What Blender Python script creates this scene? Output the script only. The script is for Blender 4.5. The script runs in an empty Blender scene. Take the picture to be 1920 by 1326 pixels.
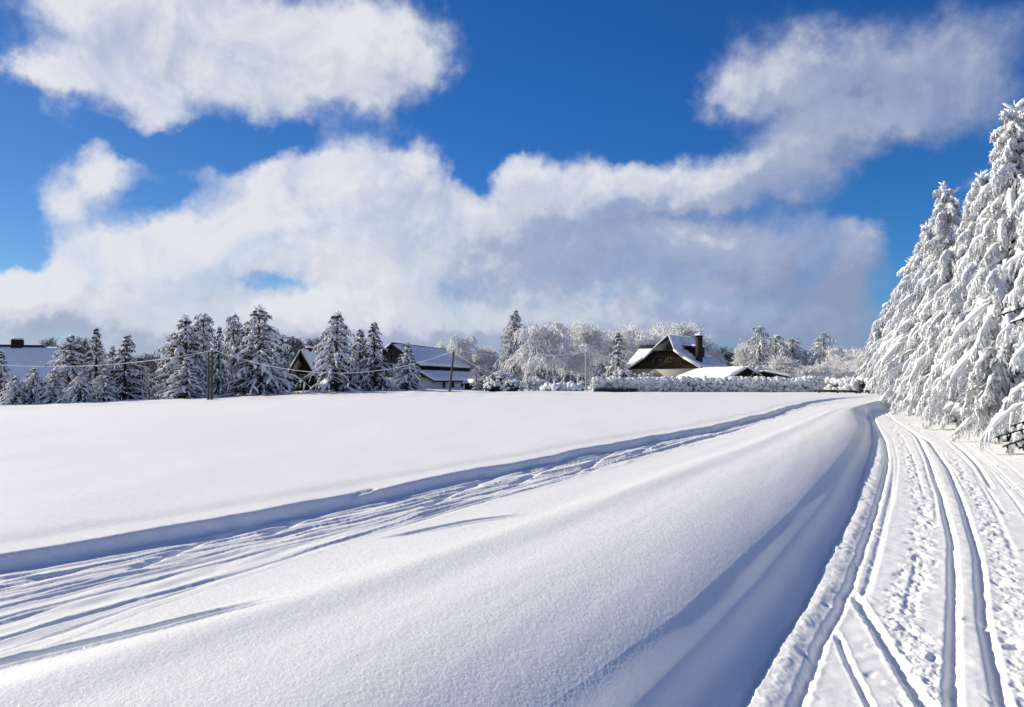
import bpy, math, random
import numpy as np
from mathutils import Vector, Matrix

S = bpy.context.scene
COL = S.collection
PI = math.pi
R = math.radians

# ------------------------------------------------------------------ camera, sky, sun, exposure
EYE = 2.1
F = 1440.0                     # focal length in photo pixels (1920 wide)
PITCH = math.atan(49.0 / F)
cam = bpy.data.objects.new('camera', bpy.data.cameras.new('camera'))
COL.objects.link(cam)
cam.location = (0, 0, EYE)
cam.rotation_euler = (PI / 2 + PITCH, 0, 0)
cam.data.sensor_width = 36.0
cam.data.lens = 27.0
cam.data.clip_end = 20000
cam.data.clip_start = 0.05
S.camera = cam

SUN_AZ = R(-66)                # clockwise from +Y (the viewing direction)
SUN_EL = R(27)
S.view_settings.view_transform = 'Standard'
S.view_settings.look = 'None'
S.view_settings.exposure = 0.4
S.view_settings.gamma = 1.0

sun = bpy.data.objects.new('sun', bpy.data.lights.new('sun', 'SUN'))
COL.objects.link(sun)
sun.data.energy = 4.6
sun.data.angle = R(0.6)
sun.data.color = (1.0, 0.90, 0.71)
sd = Vector((math.sin(SUN_AZ) * math.cos(SUN_EL), math.cos(SUN_AZ) * math.cos(SUN_EL), math.sin(SUN_EL)))
sun.rotation_euler = sd.to_track_quat('Z', 'Y').to_euler()


def ray(px, py):
    u = (px - 960) / F
    v = (663 - py) / F
    cp, sp = math.cos(PITCH), math.sin(PITCH)
    return u, cp - v * sp, sp + v * cp


def gp(px, py, z=0.0):
    """point on the level plane z seen at a photo pixel"""
    x, y, w = ray(px, py)
    t = (z - EYE) / w
    return x * t, y * t


def at(px, py, d):
    """point at depth d seen at a photo pixel"""
    x, y, w = ray(px, py)
    t = d / y
    return x * t, d, EYE + w * t


# ---- world: Nishita sky with clouds laid out by compass direction and elevation
class NT:
    def __init__(self, tree):
        self.t = tree
        self.n = tree.nodes
        self.l = tree.links

    def node(self, typ, **kw):
        n = self.n.new(typ)
        for k, v in kw.items():
            setattr(n, k, v)
        return n

    def set(self, sock, val):
        if hasattr(val, 'is_output') or isinstance(val, bpy.types.NodeSocket):
            self.l.new(val, sock)
        else:
            sock.default_value = val

    def math(self, op, a, b=None, c=None, clamp=False):
        n = self.node('ShaderNodeMath', operation=op, use_clamp=clamp)
        self.set(n.inputs[0], a)
        if b is not None:
            self.set(n.inputs[1], b)
        if c is not None:
            self.set(n.inputs[2], c)
        return n.outputs[0]

    def vmath(self, op, a, b=None, out=0):
        n = self.node('ShaderNodeVectorMath', operation=op)
        self.set(n.inputs[0], a)
        if b is not None:
            if op == 'SCALE':
                self.set(n.inputs[3], b)
            else:
                self.set(n.inputs[1], b)
        return n.outputs['Value'] if op in ('DOT_PRODUCT', 'LENGTH') else n.outputs[0]

    def noise(self, vec, scale, detail=4, rough=0.55, out='Fac', dist=0.0):
        n = self.node('ShaderNodeTexNoise')
        if vec is not None:
            self.l.new(vec, n.inputs['Vector'])
        n.inputs['Scale'].default_value = scale
        n.inputs['Detail'].default_value = detail
        n.inputs['Roughness'].default_value = rough
        n.inputs['Distortion'].default_value = dist
        return n.outputs[out]

    def step(self, val, lo, hi, a=0.0, b=1.0):
        n = self.node('ShaderNodeMapRange', interpolation_type='SMOOTHSTEP')
        self.set(n.inputs[0], val)
        for i, v in zip((1, 2, 3, 4), (lo, hi, a, b)):
            self.set(n.inputs[i], v)
        return n.outputs[0]

    def mix(self, fac, a, b, blend='MIX'):
        n = self.node('ShaderNodeMix', data_type='RGBA', blend_type=blend)
        self.set(n.inputs[0], fac)
        self.set(n.inputs[6], a if not isinstance(a, tuple) else (*a, 1)[:4])
        self.set(n.inputs[7], b if not isinstance(b, tuple) else (*b, 1)[:4])
        return n.outputs[2]


def azel(px, py):
    x, y, z = ray(px, py)
    return math.atan2(x, y), math.atan2(z, math.hypot(x, y))


# cloud masses: photo pixel of centre, half-sizes, weight
CLOUDS = [
    (430, 40, 330, 105, 1.0), (640, 85, 170, 95, .9), (760, 105, 62, 70, .7), (230, 90, 160, 75, .6),
    (75, 135, 55, 42, .8), (170, 150, 110, 45, .4), (300, 205, 75, 55, .75), (480, 165, 120, 50, .5), (90, 215, 26, 36, .42),
    (830, 150, 40, 50, .32), (535, 212, 40, 26, .36), (640, 165, 120, 45, .4), (130, 0, 90, 50, .35),
    (190, 310, 88, 52, 1.0), (95, 375, 70, 48, .75), (385, 330, 80, 24, .34),
    (620, 310, 120, 55, .8), (720, 320, 100, 62, .8), (600, 400, 200, 75, .9), (290, 465, 180, 60, .9), (780, 420, 170, 105, .9),
    (880, 500, 180, 90, .8), (400, 480, 300, 60, .7), (200, 540, 220, 65, .9), (20, 560, 120, 60, .9), (600, 590, 360, 55, .6),
    (330, 620, 500, 60, .7), (900, 620, 300, 50, .5), (740, 560, 130, 50, .6),
    (1075, 345, 135, 66, .95), (965, 315, 50, 28, .5), (1190, 372, 150, 58, .75), (1320, 345, 145, 68, .85), (1460, 335, 150, 75, .75), (1510, 262, 120, 55, .38),
    (1050, 450, 190, 80, .8), (1230, 490, 220, 70, .9), (1420, 500, 200, 75, .8), (1590, 485, 110, 66, .72),
    (1150, 580, 190, 62, 1.0), (1340, 600, 200, 55, .8), (1530, 590, 190, 64, .62),
    (1450, 150, 130, 80, .85), (1600, 135, 190, 80, .8), (1770, 170, 130, 100, .8), (1670, 240, 170, 58, .75), (1385, 170, 60, 40, .5),
    (1880, 20, 110, 50, .36), (1840, 345, 55, 38, .5), (1800, 640, 300, 60, .5),
    # clear gaps
    (490, 524, 105, 13, -.42), (860, 560, 62, 24, -.6), (1290, 404, 170, 16, -.6), (35, 440, 70, 55, -.55), (1180, 395, 60, 15, -.2),
    (400, 290, 100, 36, -.5), (885, 325, 55, 60, -.5), (60, 465, 60, 30, -.4), (420, 262, 150, 30, -.6), (30, 235, 70, 55, -.4), (1100, 205, 210, 90, -.45), (900, 262, 70, 50, -.4), (1230, 268, 130, 32, -.4), (1610, 395, 110, 30, -.45), (1715, 430, 45, 80, -.4), (320, 365, 45, 22, -.4), (270, 262, 60, 30, -.3), (1370, 240, 75, 28, -.3),
    (540, 120, 45, 30, -.3), (1080, 60, 120, 90, -.3), (1700, 330, 110, 45, -.4), (1640, 200, 60, 30, -.25), (975, 610, 40, 20, -.3), (1680, 560, 60, 100, -.35),
]
# places where the cloud base is thick and grey
GREYS = [(1280, 500, 320, 62, .72), (1560, 520, 170, 80, .55), (1050, 440, 130, 60, .6), (1500, 330, 300, 60, .3), (1640, 190, 260, 130, .38),
         (620, 640, 560, 45, .75), (120, 640, 300, 50, .4), (350, 560, 160, 26, .35), (1540, 610, 170, 60, .6), (640, 420, 260, 60, .12), (950, 470, 120, 90, .3), (300, 70, 120, 40, .35)]


def gauss_group(name, items):
    g = bpy.data.node_groups.new(name, 'ShaderNodeTree')
    g.interface.new_socket('uv', in_out='INPUT', socket_type='NodeSocketVector')
    g.interface.new_socket('D', in_out='OUTPUT', socket_type='NodeSocketFloat')
    k = NT(g)
    gi = k.node('NodeGroupInput')
    go = k.node('NodeGroupOutput')
    acc = 0.0
    for (cx, cy, rx, ry, w) in items:
        a0, e0 = azel(cx, cy)
        a1, _ = azel(cx + rx * .5, cy)
        a2, _ = azel(cx - rx * .5, cy)
        _, e1 = azel(cx, cy - ry * .5)
        _, e2 = azel(cx, cy + ry * .5)
        ra, re = abs(a1 - a2), abs(e1 - e2)
        d = k.vmath('SUBTRACT', gi.outputs[0], (a0, e0, 0))
        d = k.vmath('MULTIPLY', d, (1 / ra, 1 / re, 0))
        q = k.vmath('DOT_PRODUCT', d, d)
        q = k.math('MULTIPLY', q, -0.95)
        e = k.math('EXPONENT', q)
        acc = k.math('MULTIPLY_ADD', e, w, acc)
    k.l.new(acc, go.inputs[0])
    return g


world = bpy.data.worlds.new('World')
S.world = world
world.use_nodes = True
wk = NT(world.node_tree)
wk.n.clear()
wo = wk.node('ShaderNodeOutputWorld')
bg = wk.node('ShaderNodeBackground')
bg.inputs['Strength'].default_value = 0.10
wk.l.new(bg.outputs[0], wo.inputs[0])
sky = wk.node('ShaderNodeTexSky', sky_type='NISHITA')
sky.sun_disc = False
sky.sun_elevation = SUN_EL
sky.sun_rotation = SUN_AZ
sky.altitude = 900
sky.air_density = 1.0
sky.dust_density = 0.3
sky.ozone_density = 2.0
tc = wk.node('ShaderNodeTexCoord')
sep = wk.node('ShaderNodeSeparateXYZ')
wk.l.new(tc.outputs['Generated'], sep.inputs[0])
az = wk.math('ARCTAN2', sep.outputs[0], sep.outputs[1])
el = wk.math('ARCSINE', sep.outputs[2])
cmb = wk.node('ShaderNodeCombineXYZ')
wk.l.new(az, cmb.inputs[0])
wk.l.new(el, cmb.inputs[1])
uv = cmb.outputs[0]
# flattened direction for the cloud texture, stretched sideways
n1 = wk.noise(uv, 7.0, 6, .55, 'Color')
n1 = wk.vmath('SUBTRACT', n1, (.5, .5, .5))
n1 = wk.vmath('MULTIPLY', n1, (.13, .085, 0))
n2 = wk.noise(uv, 30.0, 5, .6, 'Color')
n2 = wk.vmath('SUBTRACT', n2, (.5, .5, .5))
n2 = wk.vmath('MULTIPLY', n2, (.05, .04, 0))
wuv = wk.vmath('ADD', wk.vmath('ADD', uv, n1), n2)
G = gauss_group('cloud_masses', CLOUDS)
G2 = gauss_group('cloud_greys', GREYS)


def use(g, v):
    n = wk.node('ShaderNodeGroup')
    n.node_tree = g
    wk.l.new(v, n.inputs[0])
    return n.outputs[0]


D0 = use(G, wuv)
D1 = use(G, wk.vmath('ADD', wuv, (-.022, .026, 0)))
GR = use(G2, wuv)
fb = wk.noise(uv, 13.0, 10, .6)
fb2 = wk.noise(wk.vmath('ADD', uv, (-.012, .014, 0)), 13.0, 5, .6)
# generic broken cloud on the rest of the sky, away from the view
away = wk.step(wk.math('ABSOLUTE', az), .68, .95)
gen = wk.math('MULTIPLY', wk.step(wk.noise(tc.outputs['Generated'], 2.6, 6, .55), .42, .62), away)
gen = wk.math('MULTIPLY', gen, wk.step(el, 1.2, .7))
dens = wk.math('ADD', wk.math('ADD', D0, gen), wk.math('MULTIPLY', wk.math('SUBTRACT', fb, .5), .95))
alpha = wk.step(dens, wk.step(az, -.2, .3, .22, .12), wk.step(az, -.2, .3, .98, 1.2))
thin = wk.step(wk.noise(uv, 8.0, 8, .62, dist=.9), .3, .6, .66, .98)
alpha = wk.math('MULTIPLY', alpha, thin)
rel = wk.math('SUBTRACT', D0, D1)                         # + on the side turned to the sun
lit = wk.math('MULTIPLY_ADD', rel, .35, wk.step(az, .55, -.42, .40, .93))
lit = wk.math('MULTIPLY_ADD', wk.math('SUBTRACT', fb, fb2), .75, lit)
lit = wk.math('SUBTRACT', lit, wk.math('MULTIPLY', GR, .42))
lit = wk.math('ADD', lit, wk.math('MULTIPLY', wk.math('SUBTRACT', fb, .5), .22), clamp=True)
ramp = wk.node('ShaderNodeValToRGB')
wk.l.new(lit, ramp.inputs[0])
ramp.color_ramp.interpolation = 'EASE'
cr = ramp.color_ramp.elements
cr[0].position = 0.0
cr[0].color = (2.05, 2.5, 3.75, 1)
cr[1].position = 1.0
cr[1].color = (5.9, 6.05, 6.4, 1)
for p, c in ((.38, (2.95, 3.35, 4.55, 1)), (.72, (4.9, 5.15, 5.8, 1))):
    e_ = cr.new(p)
    e_.color = c
hs = wk.node('ShaderNodeHueSaturation')
hs.inputs['Saturation'].default_value = 1.3
hs.inputs['Value'].default_value = 1.0
hs.inputs['Hue'].default_value = 0.505
wk.l.new(sky.outputs[0], hs.inputs['Color'])
skyc = wk.mix(1.0, hs.outputs[0], wk.mix(wk.step(az, .15, -.6), (.29, .575, .84), (.40, .53, .68)), 'MULTIPLY')
low = wk.math('SUBTRACT', 1.0, wk.step(el, -.01, .13))
skyc = wk.mix(wk.math('MULTIPLY', low, .92), skyc, wk.mix(wk.step(az, .45, -.35), (1.25, 1.95, 3.4), (3.1, 3.5, 4.5)))
wk.l.new(wk.mix(alpha, skyc, ramp.outputs[0]), bg.inputs['Color'])


# ------------------------------------------------------------------ helpers
def hash2(ix, iy, seed):
    with np.errstate(over='ignore'):
        h = ix.astype(np.uint32) * np.uint32(374761393) + iy.astype(np.uint32) * np.uint32(668265263) + np.uint32((seed * 2246822519 + 3266489917) & 0xffffffff)
        h = (h ^ (h >> np.uint32(13))) * np.uint32(1274126177)
        h = (h ^ (h >> np.uint32(15))) * np.uint32(2246822519)
        h = h ^ (h >> np.uint32(16))
    return h.astype(np.float64) * (1.0 / 4294967296.0)


def noise2(x, y, seed=0):
    """gradient noise, about -0.7..0.7"""
    x = np.asarray(x, float)
    y = np.asarray(y, float)
    ix = np.floor(x).astype(np.int64)
    iy = np.floor(y).astype(np.int64)
    fx, fy = x - ix, y - iy
    u = fx * fx * fx * (fx * (fx * 6 - 15) + 10)
    v = fy * fy * fy * (fy * (fy * 6 - 15) + 10)
    out = 0
    for dx in (0, 1):
        for dy in (0, 1):
            a = hash2(ix + dx, iy + dy, seed) * 2 * PI
            g = np.cos(a) * (fx - dx) + np.sin(a) * (fy - dy)
            out = out + g * (u if dx else 1 - u) * (v if dy else 1 - v)
    return out


def fbm2(x, y, seed=0, octv=3):
    s, a = 0, 1.0
    for i in range(octv):
        s = s + a * noise2(x * 2 ** i, y * 2 ** i, seed + i * 17)
        a *= .5
    return s


def sstep(v, a, b):
    t = np.clip((v - a) / (b - a), 0, 1)
    return t * t * (3 - 2 * t)


class MB:
    """collects geometry for ONE mesh object"""
    def __init__(self):
        self.v, self.q, self.t, self.n = [], [], [], 0
        self.poly = []

    def add(self, v, quads=None, tris=None):
        v = np.asarray(v, float).reshape(-1, 3)
        if quads is not None and len(quads):
            self.q.append(np.asarray(quads, np.int64).reshape(-1, 4) + self.n)
        if tris is not None and len(tris):
            self.t.append(np.asarray(tris, np.int64).reshape(-1, 3) + self.n)
        self.v.append(v)
        self.n += len(v)

    def mesh(self, name, mat, smooth=True):
        me = bpy.data.meshes.new(name)
        v = np.concatenate(self.v) if self.v else np.zeros((0, 3))
        q = np.concatenate(self.q) if self.q else np.zeros((0, 4), np.int64)
        t = np.concatenate(self.t) if self.t else np.zeros((0, 3), np.int64)
        me.vertices.add(len(v))
        me.vertices.foreach_set('co', v.astype(np.float32).ravel())
        nl = q.size + t.size
        me.loops.add(nl)
        me.loops.foreach_set('vertex_index', np.concatenate([q.ravel(), t.ravel()]).astype(np.int32))
        nf = len(q) + len(t)
        me.polygons.add(nf)
        st = np.concatenate([np.arange(len(q)) * 4, q.size + np.arange(len(t)) * 3]).astype(np.int32)
        me.polygons.foreach_set('loop_start', st)
        if smooth:
            me.polygons.foreach_set('use_smooth', np.ones(nf, bool))
        me.update(calc_edges=True)
        me.validate()
        if mat:
            me.materials.append(mat)
        return me

    def build(self, name, mat, parent=None, smooth=True):
        o = bpy.data.objects.new(name, self.mesh(name, mat, smooth))
        COL.objects.link(o)
        if parent:
            o.parent = parent
        return o

    # -- shapes
    def tubes(self, P, rad, M=6, flat=1.0, lift=0.0, jit=0.0, rng=None, ref=None):
        """P (K,S,3) centre lines, rad (K,S)"""
        P = np.asarray(P, float)
        K, Sn, _ = P.shape
        T = np.gradient(P, axis=1)
        T /= np.linalg.norm(T, axis=2, keepdims=True) + 1e-9
        up = np.array([0.013, 0.021, 1.0]) if ref is None else np.asarray(ref, float)
        side = np.cross(T, np.broadcast_to(up, T.shape))
        side /= np.linalg.norm(side, axis=2, keepdims=True) + 1e-9
        nrm = np.cross(side, T)
        a = np.arange(M) / M * 2 * PI
        rr = rad[:, :, None]
        if jit and rng is not None:
            rr = rr * (1 + jit * rng.standard_normal((K, Sn, M)))
        ca = np.cos(a)[None, None, :] * rr
        sa = np.sin(a)[None, None, :] * rr * flat + lift * rad[:, :, None]
        V = P[:, :, None, :] + ca[..., None] * side[:, :, None, :] + sa[..., None] * nrm[:, :, None, :]
        idx = np.arange(K * Sn * M).reshape(K, Sn, M)
        b = np.roll(idx, -1, axis=2)
        q = np.stack([idx[:, :-1], b[:, :-1], b[:, 1:], idx[:, 1:]], axis=-1)
        self.add(V, q.reshape(-1, 4))

    def blobs(self, C, rad, seg=8, ring=6, squash=1.0, jit=.15, rng=None):
        C = np.asarray(C, float)
        K = len(C)
        rad = np.asarray(rad, float)
        if rad.ndim == 1:
            rad = np.stack([rad, rad, rad * squash], 1)
        th = (np.arange(ring + 1) / ring) * PI
        ph = np.arange(seg) / seg * 2 * PI
        d = np.stack([np.sin(th)[:, None] * np.cos(ph), np.sin(th)[:, None] * np.sin(ph), np.cos(th)[:, None] + 0 * ph], -1)
        s = 1 + jit * rng.standard_normal((K, ring + 1, seg))
        s[:, 0] = s[:, 0, :1]
        s[:, -1] = s[:, -1, :1]
        V = C[:, None, None, :] + d[None] * rad[:, None, None, :] * s[..., None]
        idx = np.arange(K * (ring + 1) * seg).reshape(K, ring + 1, seg)
        b = np.roll(idx, -1, axis=2)
        q = np.stack([idx[:, :-1], idx[:, 1:], b[:, 1:], b[:, :-1]], axis=-1)
        self.add(V, q.reshape(-1, 4))

    def blades(self, P, D, L, W, rng):
        """thin pointed blades: base points P, directions D, lengths L, widths W"""
        K = len(P)
        sd_ = np.cross(D, rng.standard_normal((K, 3)))
        sd_ /= np.linalg.norm(sd_, axis=1, keepdims=True) + 1e-9
        V = np.stack([P - sd_ * W[:, None] * .5, P + sd_ * W[:, None] * .5, P + D * L[:, None]], 1)
        self.add(V, None, np.arange(K * 3).reshape(K, 3))

    def box(self, c, s, rz=0.0, frame=None):
        """box centred at c with full sizes s; frame = (e1, e2) horizontal axes"""
        e1, e2 = frame if frame is not None else (np.array([math.cos(rz), math.sin(rz), 0]), np.array([-math.sin(rz), math.cos(rz), 0]))
        e3 = np.array([0, 0, 1.0])
        c = np.asarray(c, float)
        V = []
        for k in (-.5, .5):
            for j in (-.5, .5):
                for i in (-.5, .5):
                    V.append(c + e1 * s[0] * i + e2 * s[1] * j + e3 * s[2] * k)
        self.add(V, [(0, 2, 3, 1), (4, 5, 7, 6), (0, 1, 5, 4), (2, 6, 7, 3), (0, 4, 6, 2), (1, 3, 7, 5)])

    def slab(self, pts, th):
        """flat polygon (3 or 4 corners) given thickness along th (vector)"""
        p = np.asarray(pts, float)
        n = len(p)
        V = np.concatenate([p, p + np.asarray(th, float)])
        side = [(i, (i + 1) % n, n + (i + 1) % n, n + i) for i in range(n)]
        if n == 4:
            self.add(V, [(3, 2, 1, 0), (4, 5, 6, 7)] + side)
        elif n == 3:
            self.add(V, side, [(2, 1, 0), (3, 4, 5)])
        else:
            c = p.mean(0)
            V = np.concatenate([V, [c, c + np.asarray(th, float)]])
            tr = [((i + 1) % n, i, 2 * n) for i in range(n)] + [(n + i, n + (i + 1) % n, 2 * n + 1) for i in range(n)]
            self.add(V, side, tr)

    def sheet(self, a, b, c, d, th, nu, nv, seed, bare=0.0, rag=.12, freq=1.0, edge=.35):
        """uneven blanket of snow lying on the quad a b c d (a-b low edge, d-c high edge)"""
        a, b, c, d = (np.asarray(k, float) for k in (a, b, c, d))
        n = np.cross(b - a, d - a)
        n /= np.linalg.norm(n)
        if n[2] < 0:
            n = -n
        u = np.linspace(0, 1, nu)[:, None]
        v = np.linspace(0, 1, nv)[None, :]
        lu, lv = np.linalg.norm(b - a), np.linalg.norm(d - a)
        wig = rag * noise2(u * lu * 1.3 + 7, v * 0 + seed, seed) * (1 - v)
        vv = v + wig / max(lv, .1)
        P = (a * ((1 - u) * (1 - vv))[..., None] + b * (u * (1 - vv))[..., None] + c * (u * vv)[..., None] + d * ((1 - u) * vv)[..., None])
        eu = np.minimum(u, 1 - u) * lu
        ev = np.minimum(v, 1 - v) * lv
        ed = np.sqrt(np.clip(np.minimum(eu, ev) / edge, 0.0, 1)) * .85 + .15
        h = th * ed * (1 + .35 * noise2(u * lu * freq, v * lv * freq, seed + 3))
        if bare:
            nb = noise2(u * lu * .55 + 3, v * lv * .75, seed + 5) + .4 * noise2(u * lu * 1.9, v * lv * 2.3, seed + 6)
            h = h - (th + .05) * sstep(nb, .62 - bare, .78 - bare)
        top = P + n * h[..., None]
        bot = P - n * .03
        idx = np.arange(nu * nv).reshape(nu, nv)
        q = np.stack([idx[:-1, :-1], idx[1:, :-1], idx[1:, 1:], idx[:-1, 1:]], -1).reshape(-1, 4)
        N = nu * nv
        rim = np.concatenate([idx[:, 0], idx[-1, 1:], idx[-2::-1, -1], idx[0, -2:0:-1]])
        r2 = np.roll(rim, -1)
        sq = np.stack([rim, rim + N, r2 + N, r2], -1)
        self.add(np.concatenate([top.reshape(-1, 3), bot.reshape(-1, 3)]), np.concatenate([q, q[:, ::-1] + N, sq]))


def tag(o, label=None, cat=None, group=None, kind=None):
    if label:
        o['label'] = label
    if cat:
        o['category'] = cat
    if group:
        o['group'] = group
    if kind:
        o['kind'] = kind
    return o


def empty(name, loc, label, cat, group=None):
    o = bpy.data.objects.new(name, None)
    COL.objects.link(o)
    o.empty_display_size = .3
    o.location = loc
    return tag(o, label, cat, group)


# ------------------------------------------------------------------ materials
def material(name):
    m = bpy.data.materials.new(name)
    m.use_nodes = True
    k = NT(m.node_tree)
    k.b = k.n['Principled BSDF']
    return m, k


def mat_snow(name, col=(.84, .86, .9), bump=((60, .012, .5),), spec=.25, rough=.6, sparkle=False):
    m, k = material(name)
    geo = k.node('ShaderNodeNewGeometry')
    pos = geo.outputs['Position']
    v = k.noise(pos, 1.3, 4)
    c = k.mix(v, tuple(x * .97 for x in col), tuple(min(.95, x * 1.03) for x in col))
    k.l.new(c, k.b.inputs['Base Color'])
    k.b.inputs['Roughness'].default_value = rough
    k.b.inputs['Specular IOR Level'].default_value = spec
    prev = None
    for sc, dist, st in bump:
        b = k.node('ShaderNodeBump')
        b.inputs['Strength'].default_value = st
        b.inputs['Distance'].default_value = dist
        k.l.new(k.noise(pos, sc, 3, .6), b.inputs['Height'])
        if prev is not None:
            k.l.new(prev, b.inputs['Normal'])
        prev = b.outputs[0]
    if prev is not None:
        k.l.new(prev, k.b.inputs['Normal'])
    if sparkle:
        # loose flat crystals: a few grains turned at random that mirror the sun
        vo = k.node('ShaderNodeTexVoronoi')
        vo.inputs['Scale'].default_value = 210
        k.l.new(pos, vo.inputs['Vector'])
        rnd = k.vmath('SUBTRACT', vo.outputs['Color'], (.5, .5, .5))
        nn = k.vmath('NORMALIZE', k.vmath('ADD', geo.outputs['Normal'], k.vmath('SCALE', rnd, 1.3)))
        gl = k.node('ShaderNodeBsdfGlossy')
        gl.inputs['Roughness'].default_value = .22
        gl.inputs['Color'].default_value = (.95, .96, 1, 1)
        k.l.new(nn, gl.inputs['Normal'])
        sp = k.node('ShaderNodeSeparateColor')
        k.l.new(vo.outputs['Color'], sp.inputs[0])
        f = k.math('MULTIPLY', k.math('GREATER_THAN', sp.outputs[2], .8), .13)
        mx = k.node('ShaderNodeMixShader')
        k.l.new(f, mx.inputs[0])
        k.l.new(k.b.outputs[0], mx.inputs[1])
        k.l.new(gl.outputs[0], mx.inputs[2])
        k.l.new(mx.outputs[0], k.n['Material Output'].inputs[0])
    return m


M_GROUND = mat_snow('ground_snow', (.86, .867, .885), ((9, .02, .3), (100, .006, .45), (260, .004, .6)), .3, .55, True)
M_SNOW = mat_snow('tree_snow', (.86, .875, .9), ((14, .06, .5), (60, .015, .5)), .2, .65)
M_SNOWROOF = mat_snow('roof_snow', (.84, .86, .9), ((3, .08, .4), (20, .02, .3)), .2, .65)


def mat_needles(name, frost, dark=(.022, .032, .024)):
    m, k = material(name)
    geo = k.node('ShaderNodeNewGeometry')
    pos = geo.outputs['Position']
    f = k.step(k.math('ADD', k.noise(pos, 2.2, 3), k.math('MULTIPLY', k.math('SUBTRACT', k.noise(pos, 17, 2), .5), .6)), .62 - frost * .5, .92 - frost * .5)
    g = k.mix(k.noise(pos, 1.1, 2), dark, tuple(x * 1.9 for x in dark))
    k.l.new(k.mix(f, g, (.66, .69, .73)), k.b.inputs['Base Color'])
    k.b.inputs['Roughness'].default_value = .75
    k.b.inputs['Specular IOR Level'].default_value = .2
    return m


M_NEEDLE_NEAR = mat_needles('frosted_needles', .74, (.042, .046, .038))
M_NEEDLE = mat_needles('dark_needles', .04, (.015, .023, .024))
M_NEEDLE_FROST = mat_needles('rime_needles', .62, (.03, .036, .032))
M_GREEN = mat_needles('bare_needles', .0, (.022, .036, .014))


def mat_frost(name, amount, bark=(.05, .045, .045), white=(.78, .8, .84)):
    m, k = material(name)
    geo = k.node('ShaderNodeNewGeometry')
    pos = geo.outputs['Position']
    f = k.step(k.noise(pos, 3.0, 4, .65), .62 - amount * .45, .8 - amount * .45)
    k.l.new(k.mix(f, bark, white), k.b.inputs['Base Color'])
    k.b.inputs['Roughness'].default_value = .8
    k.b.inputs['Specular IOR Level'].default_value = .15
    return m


M_RIME = mat_frost('rime_twigs', 1.3, white=(.9, .905, .92))
M_RIME_SHADE = mat_frost('shaded_rime_twigs', .38, (.05, .052, .06), (.5, .53, .6))  # blue-grey shade of the far trees painted into the twig colour
M_BARK = mat_frost('snowy_bark', .6, (.045, .036, .03))
M_BARK_BARE = mat_frost('bark', -.1, (.05, .038, .03))


def mat_boards(name, a, b, scale=9.0, axis=0, rough=.75, gap=.5):
    """wooden boards: stripes along a horizontal direction in object space"""
    m, k = material(name)
    tcn = k.node('ShaderNodeTexCoord')
    sp = k.node('ShaderNodeSeparateXYZ')
    k.l.new(tcn.outputs['Object'], sp.inputs[0])
    s = k.math('MULTIPLY', sp.outputs[axis], scale)
    fr = k.math('FRACT', s)
    g = k.step(k.math('ABSOLUTE', k.math('SUBTRACT', fr, .5)), .40, .48)
    board = k.math('FLOOR', s)
    wn = k.node('ShaderNodeTexWhiteNoise', noise_dimensions='1D')
    k.l.new(board, wn.inputs['W'])
    t = k.math('ADD', k.math('MULTIPLY', wn.outputs[0], .6), k.math('MULTIPLY', k.noise(tcn.outputs['Object'], 6, 4), .4))
    c = k.mix(t, a, b)
    c = k.mix(k.math('MULTIPLY', g, gap), c, tuple(x * .35 for x in a))
    k.l.new(c, k.b.inputs['Base Color'])
    k.b.inputs['Roughness'].default_value = rough
    k.b.inputs['Specular IOR Level'].default_value = .2
    return m


M_BROWN = mat_boards('brown_boards', (.029, .018, .008), (.05, .032, .014), 5)
M_DARKWOOD = mat_boards('dark_boards', (.011, .009, .008), (.02, .015, .012), 6)
M_GREYWOOD = mat_boards('weathered_boards', (.055, .05, .04), (.1, .09, .07), 5)
M_SHINGLE = mat_boards('slate', (.018, .02, .026), (.035, .038, .046), 3.2, 2)
M_FENCE = mat_boards('fence_wood', (.022, .018, .016), (.05, .042, .036), 2)


def mat_plain(name, a, b=None, scale=4.0, rough=.8, spec=.2):
    m, k = material(name)
    tcn = k.node('ShaderNodeTexCoord')
    b = b or tuple(x * 1.25 for x in a)
    k.l.new(k.mix(k.noise(tcn.outputs['Object'], scale, 5), a, b), k.b.inputs['Base Color'])
    k.b.inputs['Roughness'].default_value = rough
    k.b.inputs['Specular IOR Level'].default_value = spec
    return m


M_STUCCO = mat_plain('cream_stucco', (.42, .39, .33), (.5, .47, .4), 2)
M_WHITEWALL = mat_plain('white_render', (.6, .6, .62), (.7, .7, .72), 2)
M_CHIM = mat_plain('chimney_brick', (.014, .011, .011), (.028, .022, .02), 9)
M_STONE = mat_plain('dark_stone', (.03, .03, .032), (.075, .072, .07), 5)
M_POLE = mat_plain('pole_wood', (.06, .048, .038), (.11, .09, .075), 7)
M_POLE_SUNLIT = mat_plain('sunlit_pole_wood', (.3, .29, .28), (.42, .41, .4), 7)  # pole wood with the sunlight on it painted in as a lighter colour
M_WIRE = mat_plain('frosted_wire', (.72, .74, .78), (.8, .82, .86), 3)
M_FRAME = mat_plain('window_frame_paint', (.3, .29, .27), (.36, .35, .32), 3, .6)
M_FRAMEDARK = mat_plain('dark_frame_paint', (.03, .028, .026), (.05, .045, .04), 3, .6)
mg, kg = material('window_glass')
kg.b.inputs['Base Color'].default_value = (.012, .014, .018, 1)
kg.b.inputs['Roughness'].default_value = .08
kg.b.inputs['Specular IOR Level'].default_value = .6
M_GLASS = mg
M_METAL = mat_plain('grey_metal', (.12, .12, .125), (.18, .18, .185), 6, .5, .4)
M_GLAZE = mat_plain('insulator_glaze', (.5, .5, .48), (.6, .6, .58), 4, .3, .5)


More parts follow.
